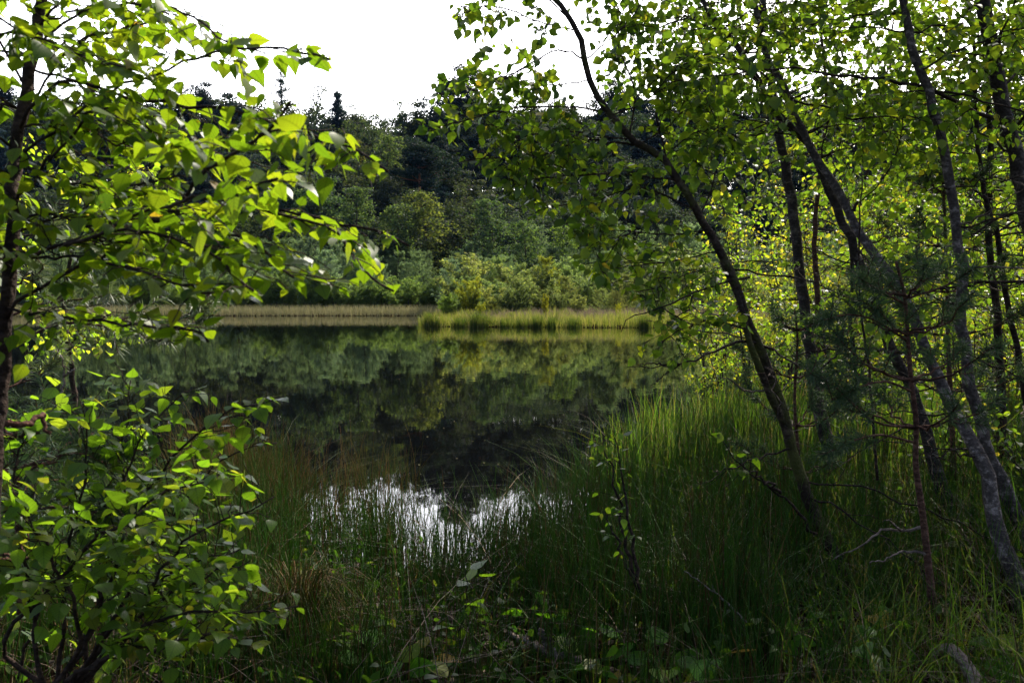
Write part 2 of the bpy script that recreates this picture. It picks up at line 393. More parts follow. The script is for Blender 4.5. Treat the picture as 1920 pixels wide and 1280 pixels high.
M['bark_pine'] = bark_mat('pine_bark', (.045, .022, .016), (.17, .085, .06), .5, 14)
M['bark_far'] = bark_mat('far_trunk_bark', (.03, .024, .02), (.10, .075, .06), .5, 2)
M['bark_red'] = bark_mat('far_pine_bark', (.11, .045, .026), (.30, .13, .075), .55, 2)
M['dead'] = bark_mat('dead_wood', (.07, .05, .04), (.30, .235, .20), .6, 14)
M['dead_grey'] = bark_mat('grey_twig', (.07, .05, .04), (.26, .20, .165), .55, 14)

def ground_mat():
    m, t, out, N, link = new_mat('peat_ground')
    g = N('ShaderNodeNewGeometry')
    n1 = N('ShaderNodeTexNoise'); link(g.outputs['Position'], n1.inputs[0]); n1.inputs['Scale'].default_value = 1.6; n1.inputs['Detail'].default_value = 8
    n2 = N('ShaderNodeTexNoise'); link(g.outputs['Position'], n2.inputs[0]); n2.inputs['Scale'].default_value = 26; n2.inputs['Detail'].default_value = 6
    a = ramp(N, [(.35, (.012, .008, .006)), (.7, (.018, .024, .008)), (.5, (.024, .017, .010))]); link(n1.outputs[0], a.inputs[0])
    b = ramp(N, [(.3, (.4, .38, .36)), (.7, (1.5, 1.35, 1.1))]); link(n2.outputs[0], b.inputs[0])
    mx = N('ShaderNodeMix', data_type='RGBA', blend_type='MULTIPLY'); mx.inputs[0].default_value = 1; link(a.outputs[0], mx.inputs[6]); link(b.outputs[0], mx.inputs[7])
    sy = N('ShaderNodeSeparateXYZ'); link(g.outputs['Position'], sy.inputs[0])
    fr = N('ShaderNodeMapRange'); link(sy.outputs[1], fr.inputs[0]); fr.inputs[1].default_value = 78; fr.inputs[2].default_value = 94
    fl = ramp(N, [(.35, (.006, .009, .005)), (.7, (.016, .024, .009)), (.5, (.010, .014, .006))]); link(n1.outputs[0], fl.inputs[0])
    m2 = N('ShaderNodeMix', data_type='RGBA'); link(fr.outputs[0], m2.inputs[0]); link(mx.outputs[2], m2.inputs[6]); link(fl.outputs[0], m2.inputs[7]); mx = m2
    p = N('ShaderNodeBsdfPrincipled'); link(mx.outputs[2], p.inputs['Base Color']); p.inputs['Roughness'].default_value = 1; p.inputs['Specular IOR Level'].default_value = 0
    bu = N('ShaderNodeBump'); bu.inputs['Strength'].default_value = .8; bu.inputs['Distance'].default_value = .04; link(n2.outputs[0], bu.inputs['Height']); link(bu.outputs[0], p.inputs['Normal'])
    link(p.outputs[0], out.inputs[0]); return m
M['ground'] = ground_mat()

def water_mat():
    m, t, out, N, link = new_mat('bog_water')
    g = N('ShaderNodeNewGeometry')
    mp = N('ShaderNodeMapping'); link(g.outputs['Position'], mp.inputs[0]); mp.inputs['Scale'].default_value = (1.1, .55, 1)
    n1 = N('ShaderNodeTexNoise'); link(mp.outputs[0], n1.inputs[0]); n1.inputs['Scale'].default_value = 2.2; n1.inputs['Detail'].default_value = 3; n1.inputs['Roughness'].default_value = .55
    n2 = N('ShaderNodeTexNoise'); link(g.outputs['Position'], n2.inputs[0]); n2.inputs['Scale'].default_value = .09; n2.inputs['Detail'].default_value = 2
    mr = N('ShaderNodeMapRange'); link(n2.outputs[0], mr.inputs[0]); mr.inputs[1].default_value = .4; mr.inputs[2].default_value = .66; mr.inputs[3].default_value = .012; mr.inputs[4].default_value = .05
    bu = N('ShaderNodeBump'); bu.inputs['Distance'].default_value = .05; link(mr.outputs[0], bu.inputs['Strength']); link(n1.outputs[0], bu.inputs['Height'])
    p = N('ShaderNodeBsdfPrincipled'); p.inputs['Base Color'].default_value = (.002, .002, .0018, 1); p.inputs['Roughness'].default_value = .02; p.inputs['IOR'].default_value = 1.333
    link(bu.outputs[0], p.inputs['Normal']); link(p.outputs[0], out.inputs[0]); return m
M['water'] = water_mat()

# ------------------------------------------------------------------ the setting: terrain with the lake basin, water
LAKE = np.array([(-42, 30), (-22, 14), (-12, 8), (-7, 5.6), (-4.2, 5.2), (-2, 5.7), (-.3, 5.5), (.45, 6.0), (.8, 7.2), (1.5, 9.2), (3.2, 12.5), (5.6, 17), (8.6, 22),
                 (11.6, 28), (13, 38), (8, 39), (4, 39.3), (1, 39.8), (-2, 40.2), (-3.9, 41), (-4.3, 42), (-3.6, 44), (-2.2, 50), (-1, 58), (0, 62.5),
                 (-3, 63), (-15, 62.5), (-30, 62), (-42, 60), (-50, 50)], float)

KF = 1.25                                    # the far shore lies this much deeper than first paced out
LAKE[LAKE[:, 1] >= 27] *= KF

def lake_sd(x, y):
    """signed distance to the shore: negative over water"""
    x = np.asarray(x, float); y = np.asarray(y, float)
    d = np.full(x.shape, 1e9); ins = np.zeros(x.shape, bool)
    for (x0, y0), (x1, y1) in zip(LAKE, np.roll(LAKE, -1, 0)):
        ex, ey = x1 - x0, y1 - y0
        t = np.clip(((x - x0) * ex + (y - y0) * ey) / (ex * ex + ey * ey), 0, 1)
        d = np.minimum(d, np.hypot(x - x0 - t * ex, y - y0 - t * ey))
        c = ((y0 > y) != (y1 > y)) & (x < (x1 - x0) * (y - y0) / (y1 - y0 + 1e-12) + x0)
        ins ^= c
    return np.where(ins, -d, d)

def smooth(a, b, x):
    t = np.clip((x - a) / (b - a), 0, 1); return t * t * (3 - 2 * t)

def ground_z(x, y):
    x = np.asarray(x, float); y = np.asarray(y, float)
    s = lake_sd(x, y)
    land = .04 + .22 * (1 - np.exp(-np.maximum(s, 0) / 2.2))
    bed = -.7 * (1 - np.exp(np.minimum(s, 0) / 1.6))
    z = np.where(s > 0, land, bed)
    bump = .05 * np.sin(3.1 * x + 1.3 * y) * np.sin(2.3 * y - 1.1 * x + 1) + .03 * np.sin(7.3 * x - 2) * np.sin(6.1 * y + .7)
    z = z + bump * smooth(.1, 1.5, s)
    yy = y / KF + 1.2 * np.sin(x / KF * .045 + .5)
    hill = 20 * KF * smooth(66, 165, yy) + .8 * smooth(74, 90, yy) * np.sin(x / KF * .08) + 2 * smooth(150, 330, yy)
    side = 4 * smooth(60, 170, np.abs(x) - .0 * y)
    return z + np.maximum(hill, 0) + side * smooth(0, 40, y)

def grid_axis(lo, hi, fine, n):
    u = np.linspace(-1, 1, n); k = 4.6
    s = np.sinh(k * u) / np.sinh(k)
    return np.where(s < 0, -s * lo, s * hi)
gx = grid_axis(-420, 420, .15, 240); gy = np.concatenate([np.linspace(-60, -2, 14), 1 + 0 * np.arange(1), np.geomspace(1.4, 520, 330) ])
gy = np.unique(np.round(gy, 3))
X, Y = np.meshgrid(gx, gy); Z = ground_z(X, Y)
mb = MB(); nx = len(gx)
i = (np.arange(len(gy) - 1)[:, None] * nx + np.arange(nx - 1)[None]).ravel()
mb.add(np.stack([X, Y, Z], -1), [np.stack([i, i + 1, i + nx + 1, i + nx], -1)])
tag(mb.build('ground', M['ground']), 'dark peaty ground and wooded hillside around the bog lake', 'ground', kind='structure')
mb = MB()
wx = np.linspace(-70, 22, 38); wy = np.linspace(3.5, 82, 32); X, Y = np.meshgrid(wx, wy)
i = (np.arange(31)[:, None] * 38 + np.arange(37)[None]).ravel()
mb.add(np.stack([X, Y, 0 * X], -1), [np.stack([i, i + 1, i + 39, i + 38], -1)])
tag(mb.build('lake_water', M['water']), 'still dark bog lake mirroring the wooded hill', 'water', kind='structure')

# ------------------------------------------------------------------ far trees: one model of each kind, copied over the hill
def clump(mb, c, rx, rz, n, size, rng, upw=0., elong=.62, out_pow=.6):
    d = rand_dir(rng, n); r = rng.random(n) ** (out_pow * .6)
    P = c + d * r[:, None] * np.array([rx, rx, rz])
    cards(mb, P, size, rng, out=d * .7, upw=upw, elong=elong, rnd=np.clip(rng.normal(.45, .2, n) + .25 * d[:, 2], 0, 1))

def m_pine(seed, h=13., tall=.62, bark='bark_red'):
    rng = np.random.default_rng(seed); tb, fb = MB(), MB()
    p = np.array([[0, 0, -.4], [rng.normal(0, .2), rng.normal(0, .2), h * .45], [rng.normal(0, .5), rng.normal(0, .5), h * .93]])
    ax = resample(p, 10); tube(tb, ax, .20, .05, 7, .05, rng, flare=.4)
    nb = 22 if tall > .5 else 38
    for k in range(nb):
        t = tall + (1 - tall) * (k + rng.random()) / nb
        a = ax[min(int(t * 9), 8)]; az = k * 2.4 + rng.normal(0, .3)
        L = h * .26 * (1.05 - .75 * ((t - tall) / (1 - tall)) ** 1.6) * rng.uniform(.65, 1.15)
        e = a + np.array([math.cos(az) * L, math.sin(az) * L, L * rng.uniform(.1, .5)])
        br = resample([a, a + (e - a) * .5 - [0, 0, L * .06], e], 6); tube(tb, br, .06, .018, 4)
        for u in (.5, .72, .92, 1.05):
            c = a + (e - a) * u + rng.normal(0, .28, 3) + [0, 0, .2]
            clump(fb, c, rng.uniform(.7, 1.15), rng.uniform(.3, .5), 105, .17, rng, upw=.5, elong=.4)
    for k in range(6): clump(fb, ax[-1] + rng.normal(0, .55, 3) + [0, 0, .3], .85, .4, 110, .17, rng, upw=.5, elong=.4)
    return tb, fb, bark, 'far_pine'

def m_broad(seed, h=12., w=.34, low=.02, dens=64, size=.15):
    rng = np.random.default_rng(seed); tb, fb = MB(), MB()
    ax = resample([[0, 0, -.4], [rng.normal(0, .3), rng.normal(0, .3), h * .4], [rng.normal(0, .4), rng.normal(0, .4), h * .85]], 9)
    tube(tb, ax, .22, .04, 7, .05, rng, flare=.4)
    R0 = h * w
    for k in range(120):
        d = rand_dir(rng); d[2] = abs(d[2]) * 1.1 - .35 if rng.random() < .75 else d[2]
        r = rng.uniform(.5, 1.0)
        c = np.array([0, 0, h * (low + (1 - low) * .5)]) + d * r * np.array([R0, R0, h * (1 - low) * .5]) * (1 + .16 * np.sin(5 * d[0] + seed) * np.cos(4 * d[1] + 2 * d[2]))
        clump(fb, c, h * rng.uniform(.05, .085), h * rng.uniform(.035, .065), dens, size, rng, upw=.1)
        if k % 5 == 0:
            a = ax[rng.integers(3, 8)]; tube(tb, resample([a, (a + c) / 2 + [0, 0, -.2], c], 5), .06, .015, 4)
    return tb, fb, 'bark_far', 'far_broad'

def m_birch(seed, h=10., w=.24, size=.11):
    rng = np.random.default_rng(seed); tb, fb = MB(), MB()
    ax = resample([[0, 0, -.3], [rng.normal(0, .3), rng.normal(0, .3), h * .5], [rng.normal(0, .5), rng.normal(0, .5), h * .97]], 12)
    tube(tb, ax, .12, .02, 6, .05, rng)
    for k in range(44):
        t = .18 + .82 * (k + rng.random()) / 44; a = ax[min(int(t * 11), 10)]; az = k * 2.4 + rng.normal(0, .4)
        L = h * w * (1.1 - .85 * ((t - .18) / .82) ** 1.3) * (1 - .35 * math.exp(-((t - .2) / .12) ** 2)) * rng.uniform(.6, 1.25) + .25
        s = np.linspace(0, 1, 7)
        br = a + np.array([math.cos(az), math.sin(az), .75])[None] * (s * L)[:, None] + np.array([0, 0, -.55 * L]) * (s ** 2.2)[:, None]
        tube(tb, br, .03, .008, 3)
        tw = sprout(br, 7, .35, .9, rng, spread=.8, droop=.9, up=.1, k=5)
        P = np.concatenate([q[rng.integers(1, 5, 14)] + rng.normal(0, .13, (14, 3)) if len(q) >= 5 else q for q in tw])
        cards(fb, P, size, rng, upw=.3, rnd=np.clip(rng.normal(.5, .25, len(P)), 0, 1))
    return tb, fb, 'bark_far', 'far_broad'

def m_spruce(seed, h=14., w=.19, thin=1.0, bark='bark_far', r1=.03):
    rng = np.random.default_rng(seed); tb, fb = MB(), MB()
    ax = resample([[0, 0, -.4], [0, 0, h * .5], [.05, 0, h]], 10); tube(tb, ax, .2, r1, 6)
    nl = int(26 * thin)
    for l in range(nl):
        t = .12 + .87 * (l + rng.random() * .5) / nl; z = h * t
        for k in range(6):
            if rng.random() > .9 * thin: continue
            az = k * 1.047 + l * .6 + rng.normal(0, .2); z = h * min(max(t + rng.normal(0, .45 / nl), .1), .99); L = h * w * (1.02 - t) * rng.uniform(.65, 1.2) + (.12 if thin == 1 else .45)
            s = np.linspace(0, 1, 6); d = np.array([math.cos(az), math.sin(az), .12])
            br = np.array([0, 0, z]) + d[None] * (s * L)[:, None] + np.array([0, 0, -.42 * L]) * (s * (1.5 - s))[:, None]
            tube(tb, br, .03, .008, 3)
            n = int((60 + 150 * L / 2) * (1 if thin == 1 else .45))
            P = br[rng.integers(0, 6, n)] + rng.normal(0, 1, (n, 3)) * np.array([.2, .2, .12]) + (d * L / 6)[None] * rng.random(n)[:, None]
            cards(fb, P, .13, rng, upw=.4, elong=.4, rnd=np.clip(rng.normal(.35, .2, n), 0, 1))
    return tb, fb, bark, 'far_pine'

def m_young_pine(seed, h=5., w=.27, size=.062, mat='scrub'):
    rng = np.random.default_rng(seed); tb, fb = MB(), MB()
    ax = resample([[0, 0, -.25], [rng.normal(0, .12), rng.normal(0, .12), h * .5], [rng.normal(0, .15), rng.normal(0, .15), h * .97]], 10)
    tube(tb, ax, .06, .015, 5)
    nl = 14
    for l in range(nl):
        t = .12 + .85 * l / (nl - 1); a = ax[min(int(t * 9), 8)]
        for k in range(rng.integers(5, 8)):
            az = k * 1.05 + l * .7 + rng.normal(0, .3); L = h * w * (1.12 - t) ** .8 * rng.uniform(.6, 1.2) + .12
            s = np.linspace(0, 1, 6)
            br = a + np.array([math.cos(az), math.sin(az), .25])[None] * (s * L)[:, None] + np.array([0, 0, .75 * L]) * (s ** 1.8)[:, None]
            tube(tb, br, .016, .006, 3)
            tw = sprout(br, 4, .12, .34, rng, spread=.7, up=.35, droop=-.2, k=4, t0=.3)
            for q in tw:
                n = 22
                P = q[rng.integers(0, len(q), n)] + rng.normal(0, .055, (n, 3))
                cards(fb, P, size, rng, elong=.30, rnd=np.clip(rng.normal(.5, .25, n), 0, 1))
    return tb, fb, 'bark_far', mat

def m_scrub(seed, h=2.6, w=.42, size=.046, n_stem=6):
    rng = np.random.default_rng(seed); tb, fb = MB(), MB()
    for k in range(n_stem):
        az = k * 6.283 / n_stem + rng.normal(0, .4); r = h * w * rng.uniform(.3, 1.0) * .8; hh = h * rng.uniform(.62, 1.0)
        st = resample([[rng.normal(0, .06), rng.normal(0, .06), -.1], [math.cos(az) * r * .45, math.sin(az) * r * .45, hh * .45], [math.cos(az) * r, math.sin(az) * r, hh]], 9)
        tube(tb, st, .03, .006, 4)
        for br in sprout(st, 11, .35, .8, rng, spread=.8, up=.3, droop=.1, t0=.18, k=5, taper=.2):
            tube(tb, br, .008, .003, 3)
            for q in sprout(br, 5, .12, .3, rng, up=.3, k=4):
                n = 19
                P = q[rng.integers(0, len(q), n)] + rng.normal(0, .05, (n, 3))
                cards(fb, P, size, rng, elong=.5, rnd=np.clip(rng.normal(.5, .25, n), 0, 1))
    return tb, fb, 'bark_far', 'scrub'

KIND = {}
def model(key, made, name, cat):
    KIND.setdefault(key, []).append((made, name, cat))
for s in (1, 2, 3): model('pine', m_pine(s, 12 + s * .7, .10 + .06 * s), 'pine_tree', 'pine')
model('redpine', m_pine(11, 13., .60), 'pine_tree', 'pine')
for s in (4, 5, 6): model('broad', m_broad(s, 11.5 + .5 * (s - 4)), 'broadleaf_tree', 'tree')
for s in (7, 8, 9): model('birch', m_birch(s), 'birch_tree', 'birch')
model('spruce', m_spruce(10, 14., .25), 'spruce_tree', 'spruce')
model('larch', m_spruce(12, 17., .2, .85, r1=.06), 'larch_tree', 'larch')
for s in (13, 14, 15): model('youngpine', m_young_pine(s), 'young_pine', 'young pine')
for s in (16, 17, 18): model('scrub', m_scrub(s), 'birch_scrub', 'shrub')
SIZE = {'pine': 12.5, 'redpine': 12.4, 'broad': 11.8, 'birch': 10, 'spruce': 14, 'larch': 17, 'youngpine': 5.3, 'scrub': 2.95}

CLEAR = [(792, 106, 62, 352), (798, 84, 62, 462), (756, 82, 40, 455), (668, 90, 45, 445), (598, 96, 60, 415), (985, 74, 32, 485), (1050, 73, 32, 478), (930, 80, 42, 470), (728, 124, 42, 296), (757, 146, 42, 236), (655, 128, 36, 290), (637, 150, 40, 232), (533, 146, 36, 232)]
KEEP = ('dark pointed', 'tall sparse', 'tall grey green', 'pale green rounded', 'tawny olive', 'large flat', 'big tawny', 'grey green birch leaning', 'grey green loose', 'broad dark', 'pale leafed', 'light green round', 'dim grey', 'yellowish birch at')
ORD = 'first second third fourth fifth sixth seventh eighth ninth tenth eleventh twelfth thirteenth fourteenth fifteenth'.split()
PLACED = []
first = {}
def place(key, px, D, top_py, label, group, tint=(1, 1, 1), wide=1.0, var=None, rng=np.random.default_rng(77)):
    """put a tree of this kind at depth D so that its top reaches the height the photo shows there"""
    D = D * KF
    for pl, Dl, hw, low in CLEAR:
        if (D < Dl * KF - 2 or (Dl >= 140 and D < 215)) and abs(px - pl) < hw and not label.startswith(KEEP): top_py = max(top_py, low)
    x = (px - 960) / FP * D
    gz = float(ground_z(np.array([x]), np.array([D]))[0])
    h = max(at(px, top_py, D)[2] - gz, .5)
    vi = (len(PLACED) if var is None else var) % len(KIND[key])
    (tb, fb, bark, leaf), name, cat = KIND[key][vi]
    s = h / SIZE[key]
    col = (*tint, 1)
    if (key, vi) not in first:
        r = thing(name, label, cat, (x, D, gz), group)
        tb.build('trunk', M[bark], r)
        fb.build('foliage', M[leaf], r, smooth=False)
        r.rotation_euler = (0, 0, rng.uniform(0, 6.28)); r.scale = (s * wide, s * wide, s)
        for c in r.children: c.color = col
        first[(key, vi)] = r
    else:
        r = dup(first[(key, vi)], (x, D, gz), rng.uniform(0, 6.28), s * wide, s, label, col)
    if group: r['group'] = group
    PLACED.append((r, px, label))
    return r

def where(px):
    if px < 240: return 'behind left birch trunk'
    if px < 480: return 'behind left birch leaves'
    if px < 640: return 'left of small spruce'
    if px < 800: return 'above pale sedge'
    if px < 950: return 'above point tip'
    if px < 1130: return 'above point middle'
    if px < 1330: return 'behind leaning birch crown'
    if px < 1560: return 'behind twin trunks'
    return 'behind right thicket'

rg = np.random.default_rng(5)
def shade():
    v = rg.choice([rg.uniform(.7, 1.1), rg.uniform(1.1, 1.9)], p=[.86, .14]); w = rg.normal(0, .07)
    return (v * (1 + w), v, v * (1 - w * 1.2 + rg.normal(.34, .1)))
# landmark trees
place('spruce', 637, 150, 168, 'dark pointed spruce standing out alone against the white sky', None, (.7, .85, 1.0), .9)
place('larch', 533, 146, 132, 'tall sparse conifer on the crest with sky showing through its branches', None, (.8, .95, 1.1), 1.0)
place('broad', 757, 146, 186, 'tall grey green tree topping the crest right of the gap of sky', None, (1.0, 1.05, 1.0), .62)
place('birch', 728, 124, 244, 'pale green rounded birch just under the crest', None, (2.48, 2.48, 1.86), 1.25)
place('birch', 655, 128, 250, 'tawny olive birch top between dark pines under the spruce', None, (2.94, 2.09, 1.08), 1.0)
place('redpine', 792, 106, 266, 'large flat topped pine with a bare red trunk in mid slope', None, (.95, 1.0, .95), 1.12)
place('birch', 798, 84, 346, 'big tawny birch in front of the red trunked pine', None, (2.71, 2.33, 1.47), 1.35, 0)
place('birch', 756, 82, 372, 'grey green birch leaning against the big tawny birch', None, (1.94, 2.02, 1.55), 1.2, 1)
place('birch', 668, 90, 340, 'grey green loose birch left of the big tawny birch', None, (1.78, 1.94, 1.63), 1.2, 2)
place('broad', 598, 96, 312, 'broad dark grey green tree on the middle slope behind the left leaf sprays', None, (1.55, 1.78, 1.78), 1.0, 1)
place('birch', 985, 74, 402, 'pale leafed birch with hanging twigs behind the sedge point', None, (2.02, 2.25, 1.71), 1.15, 0)
place('birch', 1050, 73, 412, 'light green round topped birch behind the sedge point', None, (2.48, 2.71, 1.40), 1.15, 1)
place('birch', 930, 80, 362, 'dim grey green birch at the foot of the dark hill', None, (1.55, 1.78, 1.71), 1.2, 2)
place('birch', 1130, 78, 400, 'yellowish birch at the hill foot left of the leaning trunk', None, (2.48, 2.40, 1.32), 1.2, 0)
# rows up the hill
rows = [('behind the crest', 166, 34, -220, 2140, lambda p: 186 + rg.normal(0, 6), ['broad'], 1.2),
        ('on the crest', 150, 56, -220, 2140, lambda p: 174 + 8 * math.sin(p * .013) + rg.normal(0, 9), ['pine', 'broad', 'broad', 'birch', 'broad'], 1.05),
        ('high on the hill', 140, 46, -200, 2120, lambda p: 204 + rg.normal(0, 10), ['broad', 'pine', 'broad'], 1.2),
        ('on the upper slope', 128, 44, -180, 2100, lambda p: 250 + rg.normal(0, 13), ['pine', 'broad', 'pine', 'broad'], 1.2),
        ('on the middle slope', 115, 42, -180, 2100, lambda p: 288 + rg.normal(0, 14), ['pine', 'pine', 'broad', 'broad'], 1.25),
        ('on the lower slope', 102, 38, -160, 2080, lambda p: 334 + rg.normal(0, 14), ['pine', 'broad', 'broad'], 1.3),
        ('at the hill foot', 90, 36, -160, 2080, lambda p: 380 + rg.normal(0, 14), ['broad', 'birch', 'broad', 'pine'], 1.35)]
SH = [(.9, 'dark'), (1.12, 'deep green'), (9, 'grey green')]
FORM = {'pine': 'pine', 'broad': 'round oak', 'birch': 'feathery birch'}
for tier, D, n, p0, p1, topf, kinds, wd in rows:
    for k in range(n):
        px = p0 + (p1 - p0) * (k + .5 + rg.uniform(-.3, .3)) / n
        key = kinds[rg.integers(len(kinds))]
        sh = shade()
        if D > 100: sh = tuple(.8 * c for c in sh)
        w = next(w for lim, w in SH if sh[1] < lim)
        if key == 'birch': sh = tuple(1.25 * c for c in sh)
        if tier.startswith('near') and (740 < px < 860): key = 'pine'
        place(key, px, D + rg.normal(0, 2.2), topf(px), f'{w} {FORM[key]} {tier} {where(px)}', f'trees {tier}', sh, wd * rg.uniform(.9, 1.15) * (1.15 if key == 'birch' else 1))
for k in range(34):
    px = -200 + 2320 * (k + .5 + rg.uniform(-.3, .3)) / 34; sh = shade()
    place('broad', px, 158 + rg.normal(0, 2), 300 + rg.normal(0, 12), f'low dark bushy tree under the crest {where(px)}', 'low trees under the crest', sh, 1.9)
# young pines at the hill foot and on the far bank
for tier, D, n, p0, p1, topf in (('behind far shore scrub', 78, 46, 120, 1750, lambda p: 434 + rg.normal(0, 17)), ('along far shore', 71, 50, 100, 1700, lambda p: 470 + rg.normal(0, 15))):
    for k in range(n):
        px = p0 + (p1 - p0) * (k + .5 + rg.uniform(-.35, .35)) / n
        blu = rg.uniform(.85, 1.15); v = rg.uniform(.9, 1.6)
        w = 'bluish young pine' if blu > 1 else 'dull green young pine'
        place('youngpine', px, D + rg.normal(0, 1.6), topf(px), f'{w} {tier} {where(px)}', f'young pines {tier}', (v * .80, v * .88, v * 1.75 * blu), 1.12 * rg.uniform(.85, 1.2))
for k in range(44):
    px = 90 + 800 * (k + .5 + rg.uniform(-.35, .35)) / 44
    v = rg.uniform(.75, 1.35); w = 'dark leafy shrub' if v < 1.0 else 'green leafy shrub'
    place('scrub', px, 67.5 + rg.uniform(0, 2.5), 527 + rg.normal(0, 12), f'{w} lining far shore {where(px)}', 'shrubs behind the pale sedge', (v * .85, v * .95, v * .9), 1.3 * rg.uniform(.9, 1.2))
# the sedge point: pine and birch scrub in the sun
for tier, D, n, p0, p1, topf, mix in (('at point back', 60, 34, 860, 1800, lambda p: 476 + rg.normal(0, 18), .75), ('in point middle', 52, 32, 850, 1760, lambda p: 505 + rg.normal(0, 18), .5),
                                      ('at point front', 46.5, 25, 835, 1700, lambda p: 534 + rg.normal(0, 15), .25)):
    for k in range(n):
        px = p0 + (p1 - p0) * (k + .5 + rg.uniform(-.35, .35)) / n
        key = 'youngpine' if rg.random() < mix else 'scrub'
        v = rg.uniform(.8, 1.4); y = rg.uniform(-.12, .15)
        w = ('yellow green ' if y > .08 else 'green ') + ('young pine' if key == 'youngpine' else 'birch scrub')
        place(key, px, D + rg.uniform(-1.5, 1.5), topf(px), f'{w} {tier} {where(px)}', f'scrub on the sedge point, {tier}', (v * (1.05 + y), v, v * (1.2 - y)), (1.25 if key == 'scrub' else 1.15) * rg.uniform(.9, 1.2))
place('youngpine', 1018, 51, 470, 'tall yellow green young pine topping the sedge point scrub', None, (1.5, 1.25, .5), 1.0, 0)
place('scrub', 880, 45, 515, 'bright yellow green birch scrub at the left of the sedge point', None, (1.6, 1.3, .45), 1.0, 0)
place('scrub', 902, 43, 562, 'small bright yellow bush at the front of the sedge point', None, (1.9, 1.5, .35), .8, 1)
place('scrub', 1022, 43.2, 548, 'upright little birch with orange tip on the sedge point', None, (1.7, 1.25, .4), .55, 2)
place('scrub', 1160, 43.5, 566, 'lone yellow sapling at the waterside edge of the sedge point', None, (2.0, 1.55, .35), .6, 0)
place('scrub', 960, 42.5, 582, 'low pale green bush in front of the dry heath', None, (1.3, 1.25, .5), 1.5, 1)
place('scrub', 840, 45.5, 548, 'green bushy willow at the tip of the sedge point', None, (.95, 1.1, .7), 1.3, 2)
# tell apart what the words so far do not
byl = {}
for r, px, l in PLACED: byl.setdefault(l, []).append((px, r))
for l, rs in byl.items():
    if len(rs) > 1:
        for k, (px, r) in enumerate(sorted(rs, key=lambda t: t[0])):
            r['label'] = f'{ORD[k]} from left, {l}'

# ------------------------------------------------------------------ sedge and heath on the far shores
def strip(name, mat, label, box, n, h0, h1, wid, seed, cond=None, lean=.25, heightfn=None):
    rng = np.random.default_rng(seed); mb = MB()
    x = rng.uniform(box[0], box[1], n); y = rng.uniform(box[2], box[3], n)
    s = lake_sd(x, y); ok = (s > -.25)
    if cond is not None: ok &= cond(x, y, s)
    x, y = x[ok], y[ok]; z = np.maximum(ground_z(x, y), 0) - .03
    H = rng.uniform(h0, h1, len(x))
    if heightfn is not None: H = H * heightfn(x, y)
    blades(mb, np.stack([x, y, z], -1), H, rng.normal(0, lean, (len(x), 2)), rng.uniform(.2, .9, len(x)), wid * rng.uniform(.6, 1.3, len(x)), rng, segs=3, sides=2)
    return tag(mb.build(name, M[mat], smooth=False), label, 'sedge', kind='stuff')
strip('sedge', 'sedge_pale', 'strip of pale straw coloured sedge along the far shore', (-58, 3, 76, 84), 30000, .45, .95, .018, 21, lambda x, y, s: s < 4)
strip('sedge', 'sedge_lit', 'sunny yellow green sedge fringing the point in the lake', (-7, 22, 48, 59), 34000, .45, 1.0, .014, 22, lambda x, y, s: s < 4.2, heightfn=lambda x, y: .75 + .35 * np.sin(x * 1.7) * np.sin(x * .63 + y))
strip('heather', 'heath', 'dry pinkish heather and grass behind the sedge of the point', (-4, 26, 52, 70), 26000, .4, .9, .018, 23, lambda x, y, s: s > 2.2, lean=.5)
rt = np.random.default_rng(24)
TUS = [(806, 'leftmost dark green sedge tussock marking the tip of the point'), (818, 'slim green tussock close behind the tip of the point'), (864, 'wide dark tussock below the yellow scrub of the point'),
       (893, 'tall green tussock under the small bright yellow bush'), (908, 'dark tussock just right of the small bright yellow bush'), (948, 'low dark tussock under the pale green bush'), (980, 'dark tussock right of the pale green bush'),
       (1008, 'flat dark tussock left of the upright little birch'), (1036, 'tall brownish tussock in front of the upright little birch'), (1074, 'small dark tussock halfway to the lone yellow sapling'), (1208, 'brown tussock right of the lone yellow sapling')]
for px, lab in TUS:
    x0 = (px - 960) / FP * 50.5; y0 = 49.0
    for yy in np.arange(47.5, 54, .1):
        if lake_sd(np.array([x0]), np.array([yy]))[0] > .15: y0 = yy; break
    x0 = (px - 960) / FP * y0
    n = 420; w = rt.uniform(.25, .5); hh = rt.uniform(.55, .95) * (1.25 if px in (806, 893, 1036) else 1)
    x = rt.normal(0, w * .5, n); y = rt.normal(0, .22, n); mb = MB()
    blades(mb, np.stack([x, y, 0 * x - .05], -1), hh * rt.uniform(.5, 1.05, n), np.stack([x, y], -1) * .9 + rt.normal(0, .13, (n, 2)), rt.uniform(.3, 1, n), .012 * rt.uniform(.6, 1.2, n), rt, segs=3, sides=2)
    r = thing('sedge_tussock', lab, 'tussock', (x0, y0, .02), 'sedge tussocks along the point')
    mb.build('blades', M['sedge_dark'], r, smooth=False)
# ------------------------------------------------------------------ near birches
RIGHT_EDGE = np.array([(-400, 760), (0, 838), (60, 852), (120, 832), (160, 808), (215, 790), (258, 766), (285, 850), (305, 858), (345, 905), (380, 925), (410, 985), (436, 1066), (520, 1082), (548, 1150), (600, 1225), (690, 1165), (700, 1290), (900, 1290)], float)
LEFT_EDGE = np.array([(-300, 150), (0, 335), (40, 400), (75, 560), (90, 650), (125, 640), (150, 606), (238, 610), (262, 728), (335, 745), (352, 610), (400, 610), (440, 745), (462, 772), (500, 735), (548, 748), (566, 430), (600, 415), (640, 405), (655, 230), (690, 120), (760, 80)], float)

def tri_limb(p, pts, d0, d1):
    return np.array([at(x, y, d0 + (d1 - d0) * i / (len(pts) - 1)) for i, (x, y) in enumerate(pts)])

